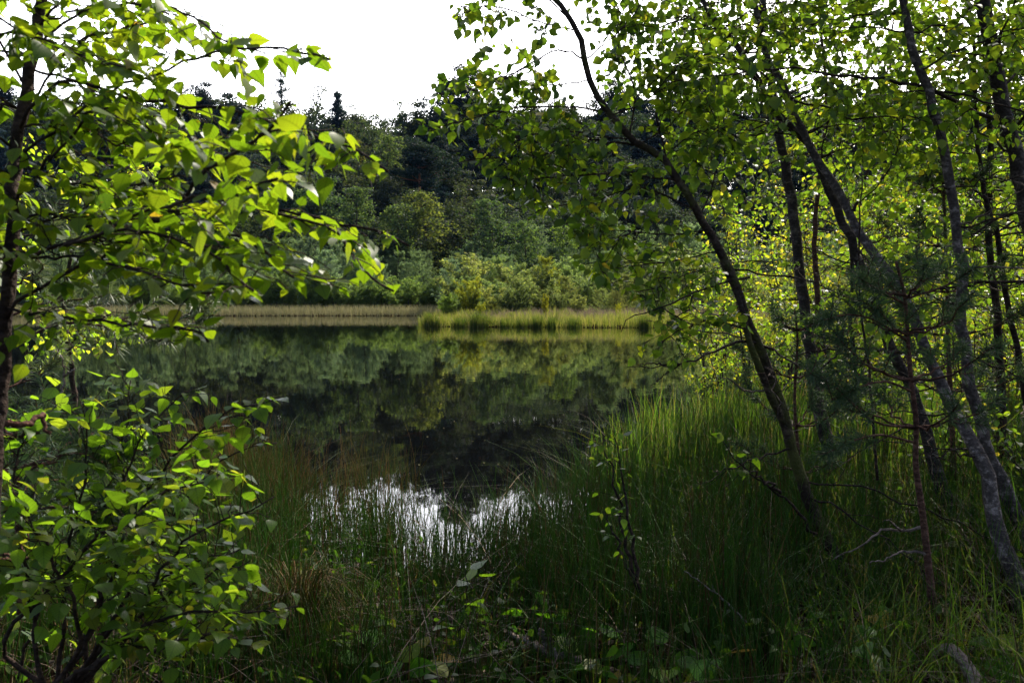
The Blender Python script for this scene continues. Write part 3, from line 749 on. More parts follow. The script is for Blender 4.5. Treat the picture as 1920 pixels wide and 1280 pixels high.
def cut_twigs(tw, edge, sgn):
    keep = []
    for q in tw:
        px, py, f = proj(q[-1][None])
        e = np.interp(py[0], edge[:, 0], edge[:, 1])
        if sgn * (px[0] - e) >= 0 or f[0] < 0: keep.append(q)
    return keep

def cut_leaves(arrs, edge, sgn, pad=0):
    P = arrs[0] + arrs[1] * (arrs[3] * .7)[:, None]
    px, py, f = proj(P); e = np.interp(py, edge[:, 0], edge[:, 1])
    k = (sgn * (px - e) >= pad) | (f < 0)
    return [a[k] for a in arrs]

def birch(name, label, cat, trunk, r0, r1, bark, limbs=(), sunward=.5, flat=.7, tflat=.5, auto=0, alen=(.6, 1.2), seed=0, leaf='leaf_birch', shape=BIRCH, size=.046, spacing=.034,
          twig_n=11, twig_l=(.18, .5), edge=RIGHT_EDGE, sgn=1, group=None, t0=.35, flare=.5, extra=(), hang=.55, lr=.0055, sub=2, skip=None, lean_side=None, twig_r=.0028, up=.35, bare=0, bare_t=(.15, .5)):
    """trunk: list of (px, py, depth); limbs: (list of (px, py), depth at the trunk, depth at the tip); the rest of the crown grows along the trunk"""
    rng = np.random.default_rng(seed)
    tp = np.array([at(*p) for p in trunk]); base = tp[0].copy()
    r = thing(name, label, cat, base, group)
    ax = resample(tp, 44); wob = rng.normal(0, r0 * .12, ax.shape); wob[:2] = 0; ax = ax + wob
    mb = MB(); tube(mb, ax, r0, r1, 10, .05, rng, flare=flare)
    for e, ra, rb in extra:
        tube(mb, resample(np.array([at(*p) for p in e]), 26), ra, rb, 8, .05, rng)
    mb.build('trunk', M[bark], r, base)
    paths = []
    for pts, d0, d1 in limbs:
        q = resample(tri_limb(None, pts, d0, d1), 22); L = np.linalg.norm(np.diff(q, axis=0), axis=1).sum(); q[1:-1] += rng.normal(0, .0035 * L, (20, 3))
        paths.append((q, min(max(.0035, lr * L), r0 * .5), True))
    for k in range(auto):
        t = t0 + (1 - t0) * (k + rng.random()) / auto; a = ax[min(int(t * 43), 42)]
        az = k * 2.4 + rng.normal(0, .5) if lean_side is None else rng.normal(lean_side, 1.0)
        L = rng.uniform(*alen) * (1.1 - .55 * t); s = np.linspace(0, 1, 10)
        d = np.array([math.cos(az), math.sin(az) , up + .25 * rng.normal()])
        q = a + nrm(d)[None] * (s * L)[:, None] + np.array([0, 0, -.22 * L]) * (s ** 2)[:, None]; q[1:] += rng.normal(0, .012, (9, 3))
        paths.append((q, min(lr * L + .002, r0 * .45), False))
    for k in range(bare):
        t = rng.uniform(*bare_t); a = ax[int(t * 43)]; az = rng.uniform(0, 6.283); L = rng.uniform(.4, 1.1); s = np.linspace(0, 1, 12)
        q = a + nrm([math.cos(az), math.sin(az), rng.uniform(-.15, .4)])[None] * (s * L)[:, None] + np.array([0, 0, rng.uniform(-.3, .1) * L]) * (s ** 2)[:, None]; q[1:] += rng.normal(0, .010, (11, 3))
        if not cut_twigs([q], edge, sgn): continue
        lb = MB(); tube(lb, q, .006, .0016, 5, .06, rng)
        for w in sprout(q, rng.integers(3, 7), .12, .4, rng, droop=.1, tip=False, k=6): tube(lb, w, .0026, .001, 3)
        lb.build('limb', M['dead_grey' if rng.random() < .4 else 'bark_dark'], r, base)
    for q, rr, hand in paths:
        L = np.linalg.norm(np.diff(q, axis=0), axis=1).sum()
        tw = sprout(q, max(4, int(twig_n * max(L, .5))), twig_l[0], twig_l[1], rng, droop=.22, up=.12, flat=tflat)
        tw = cut_twigs(tw, edge, sgn)
        if not hand and not cut_twigs([q], edge, sgn): continue
        tw2 = []
        for w in tw:
            tw2.append(w)
            if sub: tw2 += cut_twigs(sprout(w, sub, twig_l[0] * .5, twig_l[1] * .5, rng, droop=.2, tip=False, k=5), edge, sgn)
        lb = MB(); tube(lb, q, rr, .0025, 6, .04, rng)
        for w in tw2: tube(lb, w, twig_r, .0011, 3)
        lo = lb.build('limb', M['bark_dark'], r, base)
        arr = cut_leaves(leaves_on(tw2, spacing, size, rng, hang=hang, sunward=sunward, flat=flat), edge, sgn)
        if skip is not None:
            k = ~skip(*proj(arr[0])[:2]); arr = [a[k] for a in arr]
        if len(arr[0]):
            fb = MB(); put_leaves(fb, shape, *arr, rng, rnd=np.clip(rng.beta(2.2, 2.2, len(arr[0])) + (rng.random(len(arr[0])) > .996) * .4, 0, 1))
            fb.build('leaves', M[leaf], lo, base)
    return r

# the near left birch, trunk just inside the frame
birch('birch_tree', 'near birch at the left edge with large backlit leaves over the lake', 'birch',
      [(-40, 1420, 1.9), (-12, 900, 1.95), (4, 720, 2.0), (9, 620, 2.0), (18, 520, 2.02), (23, 400, 2.05), (27, 300, 2.1), (46, 190, 2.15), (64, 90, 2.2), (84, -40, 2.25), (120, -300, 2.4)], .019, .011, 'bark_dark',
      [([(30, 300), (105, 242), (203, 173), (300, 138), (367, 108), (467, 86), (560, 96), (620, 112)], 2.1, 1.75),
       ([(38, 240), (110, 150), (200, 172), (333, 200), (417, 203), (500, 227), (600, 260), (660, 275), (728, 322)], 2.1, 1.7),
       ([(50, 170), (0, 66), (100, 80), (170, 112), (240, 128)], 2.2, 1.9),
       ([(20, 520), (60, 484), (127, 457), (213, 427), (267, 400), (343, 378), (433, 360), (520, 335)], 2.0, 1.45),
       ([(343, 378), (373, 333), (417, 300), (467, 270), (513, 233), (545, 190)], 1.65, 1.4),
       ([(24, 480), (83, 482), (150, 482), (233, 502), (287, 514), (345, 535), (400, 548)], 2.0, 1.6),
       ([(120, 460), (233, 430), (333, 452), (400, 477), (433, 507), (475, 545)], 1.8, 1.45),
       ([(250, 405), (417, 437), (467, 454), (507, 480), (527, 504), (550, 520)], 1.85, 1.7),
       ([(300, 395), (480, 392), (600, 412), (700, 432), (765, 460)], 1.9, 1.75),
       ([(480, 392), (620, 428), (655, 470), (690, 515), (738, 546)], 1.8, 1.7),
       ([(12, 577), (77, 590), (167, 600), (267, 614), (367, 617), (390, 640)], 2.0, 1.6),
       ([(60, 100), (140, 30), (260, 10), (360, 30), (440, 95)], 2.2, 1.9),
       ([(60, 130), (150, 160), (260, 230), (330, 270), (400, 300)], 2.2, 2.0),
       ([(70, 50), (180, -60), (320, -90), (430, -60)], 2.2, 1.9),
       ([(30, 300), (90, 330), (170, 350), (260, 345), (330, 330)], 2.1, 2.0),
       ([(26, 330), (-60, 300), (-160, 320), (-260, 300)], 2.1, 1.7), ([(40, 210), (-50, 150), (-150, 120), (-240, 160)], 2.15, 1.8), ([(20, 500), (-70, 440), (-170, 460), (-250, 430)], 2.0, 1.6),
       ([(75, 20), (40, -140), (100, -260), (190, -330)], 2.2, 2.1), ([(22, 420), (80, 400), (150, 420), (230, 470)], 2.05, 1.85), ([(32, 270), (70, 180), (130, 90), (210, 60), (300, 40)], 2.15, 2.2)],
      seed=31, leaf='leaf_near', shape=BIRCH_NEAR, size=.034, spacing=.020, twig_n=28, twig_l=(.08, .26), edge=LEFT_EDGE, sgn=-1, sub=0, hang=.55, sunward=.3, flat=.95, tflat=.85, twig_r=.0016, auto=22, alen=(.35, .8), t0=.42, lr=.0038)
birch('birch_tree', 'slim young birch behind the left birch with small bright yellow leaves', 'birch',
      [(150, 900, 6.2), (135, 700, 6.2), (120, 560, 6.2), (150, 420, 6.1), (190, 300, 6.0), (230, 230, 6.0)], .022, .006, 'bark_dark',
      [([(150, 420), (200, 350), (280, 310), (345, 285)], 6.1, 5.8), ([(125, 560), (60, 540), (20, 520)], 6.2, 6.0), ([(120, 600), (180, 610), (250, 620), (290, 640)], 6.2, 5.8), ([(128, 650), (70, 620), (20, 640)], 6.2, 6.0)],
      auto=14, alen=(.5, 1.0), seed=32, leaf='leaf_sapling', size=.042, spacing=.034, twig_n=9, twig_l=(.15, .4), edge=LEFT_EDGE, sgn=-1, t0=.2)

# the leaning birch and the thicket on the right
A_T = [(1590, 1100, 4.7), (1570, 1050, 4.7), (1525, 960, 4.7), (1490, 860, 4.65), (1460, 740, 4.6), (1410, 620, 4.55), (1370, 510, 4.5), (1320, 420, 4.45), (1280, 353, 4.4), (1247, 300, 4.4), (1180, 257, 4.35), (1140, 207, 4.3), (1113, 167, 4.3), (1100, 117, 4.25), (1083, 57, 4.2), (1040, 0, 4.2), (985, -70, 4.2), (950, -190, 4.2)]
birch('birch_tree', 'birch leaning far left over the water from the right bank, crown against the sky', 'birch', A_T, .033, .009, 'bark_mossy',
      [([(1083, 57), (1013, 42), (957, 20), (905, 12), (850, 32)], 4.2, 4.0), ([(1097, 113), (1050, 93), (1000, 117), (940, 150), (870, 145), (815, 152)], 4.25, 4.0),
       ([(1107, 150), (1040, 160), (993, 150), (930, 165), (880, 170)], 4.3, 4.3), ([(1133, 207), (1040, 200), (950, 205), (870, 226), (776, 254)], 4.3, 4.0),
       ([(1180, 260), (1133, 257), (1080, 247), (1007, 252), (950, 262)], 4.35, 4.1), ([(1207, 275), (1107, 262), (1057, 275), (1007, 293), (923, 295), (865, 303)], 4.4, 4.0),
       ([(1280, 340), (1180, 328), (1060, 330), (990, 337), (928, 365)], 4.4, 4.1), ([(1300, 392), (1200, 352), (1110, 380), (1030, 388), (1000, 402)], 4.4, 4.2),
       ([(1325, 432), (1250, 440), (1170, 432), (1076, 436)], 4.45, 4.1), ([(1350, 470), (1260, 490), (1170, 500), (1112, 516)], 4.5, 4.2),
       ([(1250, 300), (1230, 210), (1240, 120), (1210, 40)], 4.4, 4.5), ([(1180, 257), (1190, 170), (1160, 80), (1170, 0), (1150, -60)], 4.35, 4.5), ([(1310, 410), (1340, 330), (1320, 250), (1350, 180)], 4.45, 4.7),
       ([(1370, 520), (1300, 510), (1230, 540), (1180, 548)], 4.5, 4.2), ([(1400, 620), (1340, 600), (1290, 612), (1240, 640)], 4.55, 4.2),
       ([(1150, 215), (1210, 190), (1270, 130), (1330, 100)], 4.3, 4.2), ([(1100, 110), (1160, 60), (1200, 10), (1230, -60)], 4.25, 4.3), ([(1240, 300), (1300, 250), (1360, 240)], 4.4, 4.3), ([(1200, 270), (1260, 230), (1290, 170), (1300, 90)], 4.4, 4.4),
       ([(1060, 30), (1000, -30), (940, -60), (900, -80)], 4.2, 4.1), ([(1040, 0), (1080, -90), (1060, -180)], 4.2, 4.2)],
      auto=0, seed=41, bare=7, size=.043, spacing=.027, twig_n=23, twig_l=(.14, .40), sub=2,
      extra=[([(1480, 830, 4.65), (1467, 787, 4.62), (1447, 747, 4.55), (1423, 687, 4.5), (1405, 640, 4.48), (1385, 560, 4.5), (1352, 490, 4.55)], .024, .012)])
birch('birch_tree', 'upright dark birch standing between the leaning birch and the thicket', 'birch',
      [(1572, 960, 7.0), (1557, 854, 7.0), (1547, 810, 7.0), (1533, 760, 7.0), (1523, 694, 7.0), (1510, 600, 7.0), (1507, 560, 7.0), (1497, 494, 7.0), (1490, 427, 7.0), (1477, 333, 7.0), (1467, 283, 7.0), (1453, 217, 7.0), (1443, 133, 7.0), (1430, 20, 7.0), (1425, -160, 7.0), (1440, -400, 7.0)], .054, .018, 'bark_birch',
      [([(1470, 260), (1380, 225), (1320, 200), (1270, 195)], 7.0, 6.5), ([(1500, 500), (1420, 490), (1350, 500), (1280, 540)], 7, 6.6)], auto=28, alen=(.9, 1.8), seed=42, bare=9, t0=0.5, twig_n=9, twig_l=(.25, .6), size=.048, spacing=.04)
birch('birch_tree', 'thin reddish birch stem just right of the upright dark birch', 'birch',
      [(1560, 900, 8.6), (1545, 780, 8.6), (1537, 690, 8.6), (1532, 560, 8.6), (1527, 454, 8.6), (1535, 330, 8.6), (1550, 200, 8.6), (1540, 40, 8.6), (1550, -120, 8.6)], .034, .010, 'bark_pine', auto=26, alen=(.7, 1.4), seed=43, bare=6, t0=0.5, twig_n=8, twig_l=(.25, .6), size=.048, spacing=.042)
birch('birch_tree', 'forked birch leaning left, dark slender stem rising to the top of the picture', 'birch',
      [(1785, 985, 5.9), (1763, 904, 5.9), (1747, 854, 5.9), (1730, 787, 5.9), (1710, 727, 5.9), (1680, 674, 5.85), (1657, 620, 5.8), (1640, 560, 5.8), (1613, 494, 5.75), (1587, 427, 5.7), (1550, 343, 5.7), (1513, 267, 5.65), (1487, 240, 5.6), (1447, 203, 5.6), (1420, 153, 5.6), (1390, 97, 5.55), (1337, 27, 5.5), (1280, -50, 5.5), (1240, -180, 5.5)], .042, .012, 'bark_birch',
      [([(1515, 262), (1470, 240), (1420, 228), (1350, 205), (1285, 196)], 5.65, 5.2), ([(1447, 203), (1380, 180), (1320, 170), (1250, 130)], 5.6, 5.3), ([(1535, 320), (1560, 200), (1600, 120), (1640, 60)], 5.7, 5.9)],
      auto=24, alen=(.7, 1.4), seed=44, bare=8, t0=0.6, twig_n=9, twig_l=(.2, .5), size=.045, spacing=.036)
birch('birch_tree', 'white patched birch trunk in the lower right corner leaning left and up', 'birch',
      [(1935, 1180, 4.3), (1907, 1087, 4.3), (1880, 1020, 4.35), (1863, 954, 4.4), (1853, 887, 4.45), (1833, 850, 4.5), (1813, 810, 4.6), (1790, 767, 4.7), (1767, 727, 4.75), (1743, 680, 4.8), (1710, 587, 4.9), (1663, 507, 5.0), (1633, 470, 5.1), (1600, 415, 5.2), (1560, 340, 5.3), (1523, 285, 5.35), (1497, 227, 5.4), (1477, 173, 5.4), (1440, 110, 5.4), (1420, 30, 5.4), (1400, -110, 5.4), (1380, -300, 5.4)], .038, .012, 'bark_white',
      [([(1590, 400), (1660, 330), (1690, 250), (1700, 160)], 5.2, 5.2), ([(1523, 285), (1460, 300), (1390, 330), (1330, 345)], 5.35, 5.0)], auto=20, alen=(.7, 1.4), seed=45, bare=7, t0=0.64, twig_n=9, twig_l=(.2, .5), size=.045, spacing=.036)
birch('birch_tree', 'tall birch with pinkish grey bark right of the young pine', 'birch',
      [(1950, 1060, 4.9), (1915, 985, 4.9), (1880, 905, 4.9), (1853, 850, 4.9), (1840, 794, 4.9), (1820, 727, 4.9), (1810, 660, 4.9), (1800, 594, 4.9), (1807, 527, 4.9), (1793, 444, 4.9), (1793, 400, 4.9), (1780, 340, 4.9), (1767, 267, 4.9), (1750, 207, 4.9), (1740, 157, 4.9), (1710, 100, 4.9), (1700, 33, 4.9), (1688, -30, 4.9), (1680, -250, 4.9), (1690, -500, 5.0)], .035, .016, 'bark_white',
      [([(1807, 560), (1740, 600), (1690, 590), (1640, 610)], 4.9, 4.5)], auto=26, alen=(.7, 1.5), seed=46, bare=9, t0=0.58, twig_n=9, twig_l=(.2, .5), size=.045, spacing=.036)
birch('birch_tree', 'thick dark birch at the right edge with a long limb reaching left', 'birch',
      [(2010, 1100, 5.4), (1975, 800, 5.4), (1945, 500, 5.4), (1913, 333, 5.4), (1897, 267, 5.4), (1880, 200, 5.4), (1867, 133, 5.4), (1853, 67, 5.4), (1843, 0, 5.4), (1835, -120, 5.4), (1850, -400, 5.4), (1840, -700, 5.4)], .058, .03, 'bark_birch',
      [([(1880, 232), (1825, 205), (1780, 182), (1713, 160), (1630, 147), (1560, 138), (1513, 128), (1413, 130), (1347, 143), (1300, 165)], 5.4, 4.2), ([(1870, 150), (1800, 100), (1730, 60), (1660, 20)], 5.4, 4.9), ([(1850, 60), (1760, 0), (1700, -40), (1600, -70)], 5.4, 4.8), ([(1843, 10), (1900, -60), (1960, -80)], 5.4, 5.0)],
      auto=26, alen=(.9, 1.8), seed=47, bare=4, t0=.3, twig_n=10, twig_l=(.2, .55), size=.048, spacing=.038)
birch('birch_tree', 'dark straight stem behind the pinkish barked birch', 'birch',
      [(1885, 920, 6.8), (1877, 810, 6.8), (1877, 727, 6.8), (1873, 660, 6.8), (1867, 577, 6.8), (1857, 494, 6.8), (1853, 427, 6.8), (1857, 300, 6.8), (1853, 167, 6.8), (1845, 0, 6.8), (1860, -200, 6.8)], .036, .012, 'bark_dark', auto=30, alen=(.8, 1.5), seed=48, bare=9, t0=0.5, twig_n=9, twig_l=(.25, .6), size=.05, spacing=.042)
birch('birch_tree', 'thin bent stem at the right edge crossing the dark straight stem', 'birch',
      [(1960, 980, 6.3), (1935, 820, 6.3), (1905, 640, 6.3), (1893, 594, 6.3), (1880, 510, 6.3), (1867, 427, 6.3), (1850, 383, 6.3), (1830, 233, 6.3), (1825, 80, 6.3), (1800, -80, 6.3)], .026, .010, 'bark_dark', auto=24, alen=(.7, 1.3), seed=49, bare=8, t0=0.5, twig_n=9, twig_l=(.25, .55), size=.048, spacing=.042)
birch('birch_tree', 'slender leaning birch far back between the upright birch and the fork', 'birch',
      [(1625, 900, 9.5), (1610, 740, 9.5), (1595, 600, 9.5), (1598, 520, 9.5), (1600, 400, 9.5), (1640, 280, 9.5), (1655, 150, 9.5), (1680, 20, 9.5)], .028, .01, 'bark_dark', auto=26, alen=(.9, 1.7), seed=50, bare=6, t0=.3, twig_n=8, twig_l=(.3, .7), size=.05, spacing=.045)
# birch crown added beyond the right edge to shade the near bank
for k, (x, y, h, sd_) in enumerate([(5.0, 7.3, 6.4, 61)]):
    lab = ['tall birch added beyond the right edge to shade the bank', 'second birch added farther beyond the right edge for shade'][k]
    z0 = float(ground_z(np.array([x]), np.array([y]))[0]); px, py, f = proj(np.array([[x, y, z0], [x - .2, y, z0 + h * .5], [x - .4, y + .1, z0 + h]]))
    birch('birch_tree', lab, 'birch', [(px[i], py[i], y + [0, 0, .1][i]) for i in range(3)], .07, .015, 'bark_birch', auto=24, alen=(1.2, 2.6), seed=sd_, t0=.2, twig_n=9, twig_l=(.3, .7), size=.055, spacing=.045, shape=BIRCH_FAR)

# bare and dead branches reaching over the water belong to the leaning birch's foot; they are loose wood
def stick(name, label, cat, paths, r0, r1, mat, seed=0, group=None):
    rng = np.random.default_rng(seed); mb = MB(); base = None
    for q in paths:
        P = resample(np.array([at(*p) for p in q]), 18)
        if base is None: base = P[0].copy()
        P[1:-1] += rng.normal(0, r0 * .5, (16, 3)); tube(mb, P, r0, r1, 6, .08, rng); r0 *= .7
    return tag(mb.build(name, M[mat], None, base), label, cat, group)
stick('bare_branch', 'bare dark branch hooking down over the lake in front of the sedge point', 'branch',
      [[(1405, 520, 4.6), (1340, 535, 4.4), (1280, 559, 4.2), (1230, 580, 4.1), (1180, 594, 4.0), (1172, 605, 4.0), (1165, 622, 4.0)], [(1300, 552, 4.25), (1290, 580, 4.2), (1270, 592, 4.2)], [(1240, 576, 4.1), (1290, 605, 4.2), (1320, 610, 4.2)]], .007, .0022, 'bark_dark', 1)
stick('bare_branch', 'bare forked branch pointing left low over the water', 'branch',
      [[(1450, 655, 4.6), (1405, 640, 4.5), (1370, 645, 4.4), (1330, 665, 4.3), (1275, 683, 4.2), (1230, 689, 4.1), (1175, 688, 4.1)], [(1275, 683, 4.2), (1230, 682, 4.15), (1193, 683, 4.1)], [(1275, 683, 4.2), (1250, 700, 4.2), (1230, 715, 4.2)]], .009, .002, 'bark_dark', 2)
stick('bare_branch', 'long thin grey branch slanting from the leaning trunk to the dark birch', 'branch',
      [[(1500, 690, 4.9), (1440, 650, 4.7), (1380, 630, 4.6), (1300, 620, 4.4), (1210, 600, 4.2)]], .007, .002, 'dead_grey', 3)
stick('bare_branch', 'arched dark branch crossing level in front of the white patched birch', 'branch',
      [[(1690, 662, 4.7), (1640, 655, 4.5), (1580, 652, 4.4), (1520, 660, 4.3), (1460, 672, 4.3)], [(1580, 652, 4.4), (1540, 690, 4.3), (1500, 700, 4.3)]], .010, .002, 'bark_dark', 4)
stick('bare_branch', 'drooping bare branch with a clump of withered leaves among the reeds', 'branch',
      [[(1440, 732, 4.6), (1400, 732, 4.6), (1370, 712, 4.5), (1345, 703, 4.5)]], .006, .003, 'dead_grey', 5)
stick('dead_sapling', 'thin vertical dead stem in front of the forked birch', 'stem',
      [[(1645, 900, 4.4), (1632, 720, 4.4), (1623, 640, 4.4), (1613, 560, 4.4), (1611, 430, 4.4), (1616, 320, 4.4)], [(1612, 470, 4.4), (1640, 500, 4.3), (1660, 480, 4.3)]], .008, .003, 'bark_dark', 6)
stick('dead_branch', 'grey dead branch lying across the foot of the young pine', 'branch',
      [[(1735, 985, 3.9), (1690, 995, 3.9), (1655, 990, 3.85), (1620, 1020, 3.8), (1560, 1050, 3.8)], [(1690, 995, 3.9), (1665, 975, 3.8), (1655, 978, 3.8)]], .008, .002, 'dead_grey', 7)
stick('dead_branch', 'curved dead twig low on the right bank below the young pine', 'branch',
      [[(1745, 1035, 3.8), (1690, 1035, 3.8), (1665, 1045, 3.75), (1630, 1055, 3.7)]], .007, .002, 'dead_grey', 8)
stick('dead_branch', 'slanting pale twig among the grass at the lower right centre', 'branch',
      [[(1400, 1165, 3.6), (1340, 1110, 3.6), (1283, 1070, 3.6)], [(1340, 1110, 3.6), (1335, 1095, 3.6)]], .005, .002, 'dead', 9)
stick('dead_branch', 'pale broken branch lying on the litter at the bottom centre', 'branch',
      [[(1090, 1235, 3.55), (1040, 1222, 3.6), (990, 1205, 3.7), (955, 1185, 3.8)], [(1040, 1222, 3.6), (1020, 1190, 3.6), (1010, 1180, 3.6)]], .018, .010, 'dead', 10)
stick('dead_branch', 'reddish gnarled dead branch under the left birch leaves', 'branch',
      [[(-10, 790, 2.2), (25, 795, 2.2), (65, 790, 2.25), (78, 775, 2.3), (85, 800, 2.3), (95, 812, 2.3)]], .010, .005, 'bark_pine', 11)
stick('dead_branch', 'bleached bare twig rising beside the lake behind the left shrub', 'branch',
      [[(110, 760, 3.2), (120, 710, 3.2), (118, 680, 3.2), (106, 655, 3.2)], [(120, 705, 3.2), (143, 690, 3.2)]], .006, .002, 'dead', 12)
# short mossy log in the lower right corner
def log():
    rng = np.random.default_rng(13); P = resample(np.array([at(1738, 1290, 3.35), at(1790, 1235, 3.4), at(1850, 1300, 3.25)]), 12)
    P = resample(np.array([at(1850, 1330, 3.2), at(1815, 1250, 3.35), at(1780, 1215, 3.5), at(1755, 1225, 3.62)]), 16)
    base = P[0].copy(); mb = MB(); tube(mb, P, .03, .02, 10, .12, rng)
    return tag(mb.build('fallen_branch', M['dead'], None, base), 'pale pinkish piece of dead wood arching from the grass in the lower right corner', 'dead wood')
log()

# ------------------------------------------------------------------ young pines near the camera
def near_pine(label, stem, r0, r1, whorls, seed, mat='needle', hand=(), per_m=620, ln=.055, wd=.0030, bark='bark_pine', blen=(.25, .5)):
    rng = np.random.default_rng(seed); tp = np.array([at(*p) for p in stem]); base = tp[0].copy()
    r = thing('young_pine', label, 'young pine', base)
    ax = resample(tp, 30); mb = MB(); tube(mb, ax, r0, r1, 8, .06, rng); mb.build('trunk', M[bark], r, base)
    br = []
    for t, n, L0 in whorls:
        a = ax[min(int(t * 29), 28)]
        for k in range(n):
            az = k * 6.283 / n + rng.normal(0, .35); L = L0 * rng.uniform(.6, 1.15); s = np.linspace(0, 1, 9)
            q = a + np.array([math.cos(az), math.sin(az), .12])[None] * (s * L)[:, None] + np.array([0, 0, .35 * L]) * (s ** 2.5)[:, None] + rng.normal(0, .006, (9, 3))
            br.append((q, .0065))
    for pts, d0, d1 in hand: br.append((resample(tri_limb(None, pts, d0, d1), 12), .006))
    for q, rr in br:
        L = np.linalg.norm(np.diff(q, axis=0), axis=1).sum()
        tw = sprout(q, max(3, int(9 * L)), .08, .22, rng, spread=.75, up=.25, droop=-.15, t0=.35, k=5)
        lb = MB(); tube(lb, q, rr, .003, 5)
        for w in tw[:-1]: tube(lb, w, .0028, .0018, 3)
        lo = lb.build('limb', M[bark], r, base)
        nb = MB(); needles_on(nb, tw, per_m, ln, wd, rng, t0=.2); needles_on(nb, [q[5:]], per_m, ln, wd, rng, t0=.1)
        if nb.n: nb.build('needles', M[mat], lo, base, smooth=False)
    lead = MB(); needles_on(lead, [ax[-9:]], per_m * 1.2, ln, wd, rng, t0=.0)
    lead.build('needles', M[mat], r, base, smooth=False)
    return r
near_pine('dark young pine with long needles in front of the forked birch', [(1748, 1130, 3.8), (1740, 1054, 3.8), (1730, 964, 3.8), (1717, 870, 3.8), (1718, 790, 3.8), (1708, 710, 3.8), (1703, 644, 3.8), (1697, 560, 3.8), (1680, 490, 3.8)], .017, .006,
          [(.52, 4, .3), (.66, 5, .42), (.80, 5, .36), (.92, 5, .24)], 71,
          hand=[([(1712, 735), (1660, 715), (1600, 730), (1560, 750)], 3.8, 3.5), ([(1717, 830), (1650, 815), (1590, 830), (1550, 850)], 3.8, 3.5), ([(1703, 640), (1640, 600), (1590, 590), (1545, 600)], 3.8, 3.6), ([(1697, 570), (1650, 545), (1610, 520)], 3.8, 3.6), ([(1697, 560), (1730, 530), (1760, 500)], 3.8, 3.9), ([(1717, 800), (1640, 790), (1560, 720), (1520, 700)], 3.8, 3.4)])
near_pine('shady young pine half hidden behind the leaning birch trunk', [(1505, 1000, 5.6), (1500, 880, 5.6), (1490, 760, 5.6), (1495, 640, 5.6), (1490, 580, 5.6)], .014, .006, [(.3, 4, .4), (.5, 5, .45), (.7, 5, .4), (.9, 5, .25)], 72, wd=.0036)
near_pine('young pine among the dark stems at the right with drooping needles', [(1790, 900, 6.2), (1780, 700, 6.2), (1775, 520, 6.2), (1770, 380, 6.2), (1765, 300, 6.2)], .02, .007, [(.3, 5, .6), (.45, 5, .65), (.6, 5, .6), (.75, 5, .5), (.9, 5, .3)], 73, wd=.004, per_m=480)
near_pine('pale lit pine beside the left birch with grey twigs over the water', [(-60, 1000, 3.6), (-50, 800, 3.6), (-30, 690, 3.6), (0, 600, 3.6), (10, 480, 3.6)], .02, .008, [(.5, 4, .3), (.9, 4, .25)], 74, mat='needle_lit',
          hand=[([(-30, 680), (20, 654), (67, 624), (117, 607), (167, 607), (230, 622), (283, 637), (320, 640)], 3.6, 3.2), ([(117, 607), (200, 600), (290, 610), (360, 607), (400, 590)], 3.4, 3.1), ([(290, 610), (330, 600), (360, 585), (378, 570)], 3.2, 3.1), ([(0, 600), (80, 570), (160, 560), (230, 550)], 3.6, 3.3), ([(10, 500), (80, 470), (150, 460), (180, 480)], 3.6, 3.3)])
near_pine('dark young pine under the left birch beside the shrub', [(40, 1150, 2.9), (35, 1000, 2.9), (30, 880, 2.9), (28, 780, 2.9)], .014, .006, [(.3, 4, .3), (.55, 5, .32), (.75, 5, .28), (.93, 5, .2)], 75, hand=[([(30, 880), (90, 860), (150, 850), (200, 870)], 2.9, 2.7), ([(35, 960), (110, 950), (180, 960), (260, 970)], 2.9, 2.6)])

# ------------------------------------------------------------------ shrubs and saplings near the camera
def shrub(name, label, cat, stems, seed, size=.05, spacing=.035, leaf='leaf_willow', shape=BIRCH_NEAR, twig_n=9, twig_l=(.1, .28), r0=.008, group=None, hang=.5, edge=None, sgn=-1, bark='bark_dark', t0=.3, sub=0):
    rng = np.random.default_rng(seed); base = None; r = None
    for pts in stems:
        q = resample(np.array([at(*p) for p in pts]), 16)
        if base is None: base = q[0].copy(); r = thing(name, label, cat, base, group)
        q[1:-1] += rng.normal(0, .008, (14, 3)); L = np.linalg.norm(np.diff(q, axis=0), axis=1).sum()
        mb = MB(); tube(mb, q, r0, .0018, 6, .05, rng)
        tw = sprout(q, max(3, int(twig_n * L)), twig_l[0], twig_l[1], rng, spread=.8, up=.25, droop=.12, t0=t0)
        if edge is not None: tw = cut_twigs(tw, edge, sgn)
        for w in list(tw):
            if sub: tw += sprout(w, sub, twig_l[0] * .5, twig_l[1] * .5, rng, tip=False, k=5)
        for w in tw: tube(mb, w, .0018, .001, 3)
        so = mb.build('stem', M[bark], r, base)
        arr = leaves_on(tw, spacing, size, rng, hang=hang, flat=.95, sunward=.35)
        if edge is not None: arr = cut_leaves(arr, edge, sgn)
        if len(arr[0]):
            fb = MB(); put_leaves(fb, shape, *arr, rng, rnd=np.clip(rng.beta(2, 2.2, len(arr[0])) + (rng.random(len(arr[0])) > .996) * .4, 0, 1)); fb.build('leaves', M[leaf], so, base)
    return r
SHRUB_EDGE = np.array([(600, 250), (690, 262), (715, 300), (735, 550), (765, 545), (800, 480), (820, 535), (850, 450), (905, 505), (960, 530), (1000, 520), (1020, 480), (1060, 470), (1100, 570), (1150, 580), (1210, 500), (1280, 420)], float)
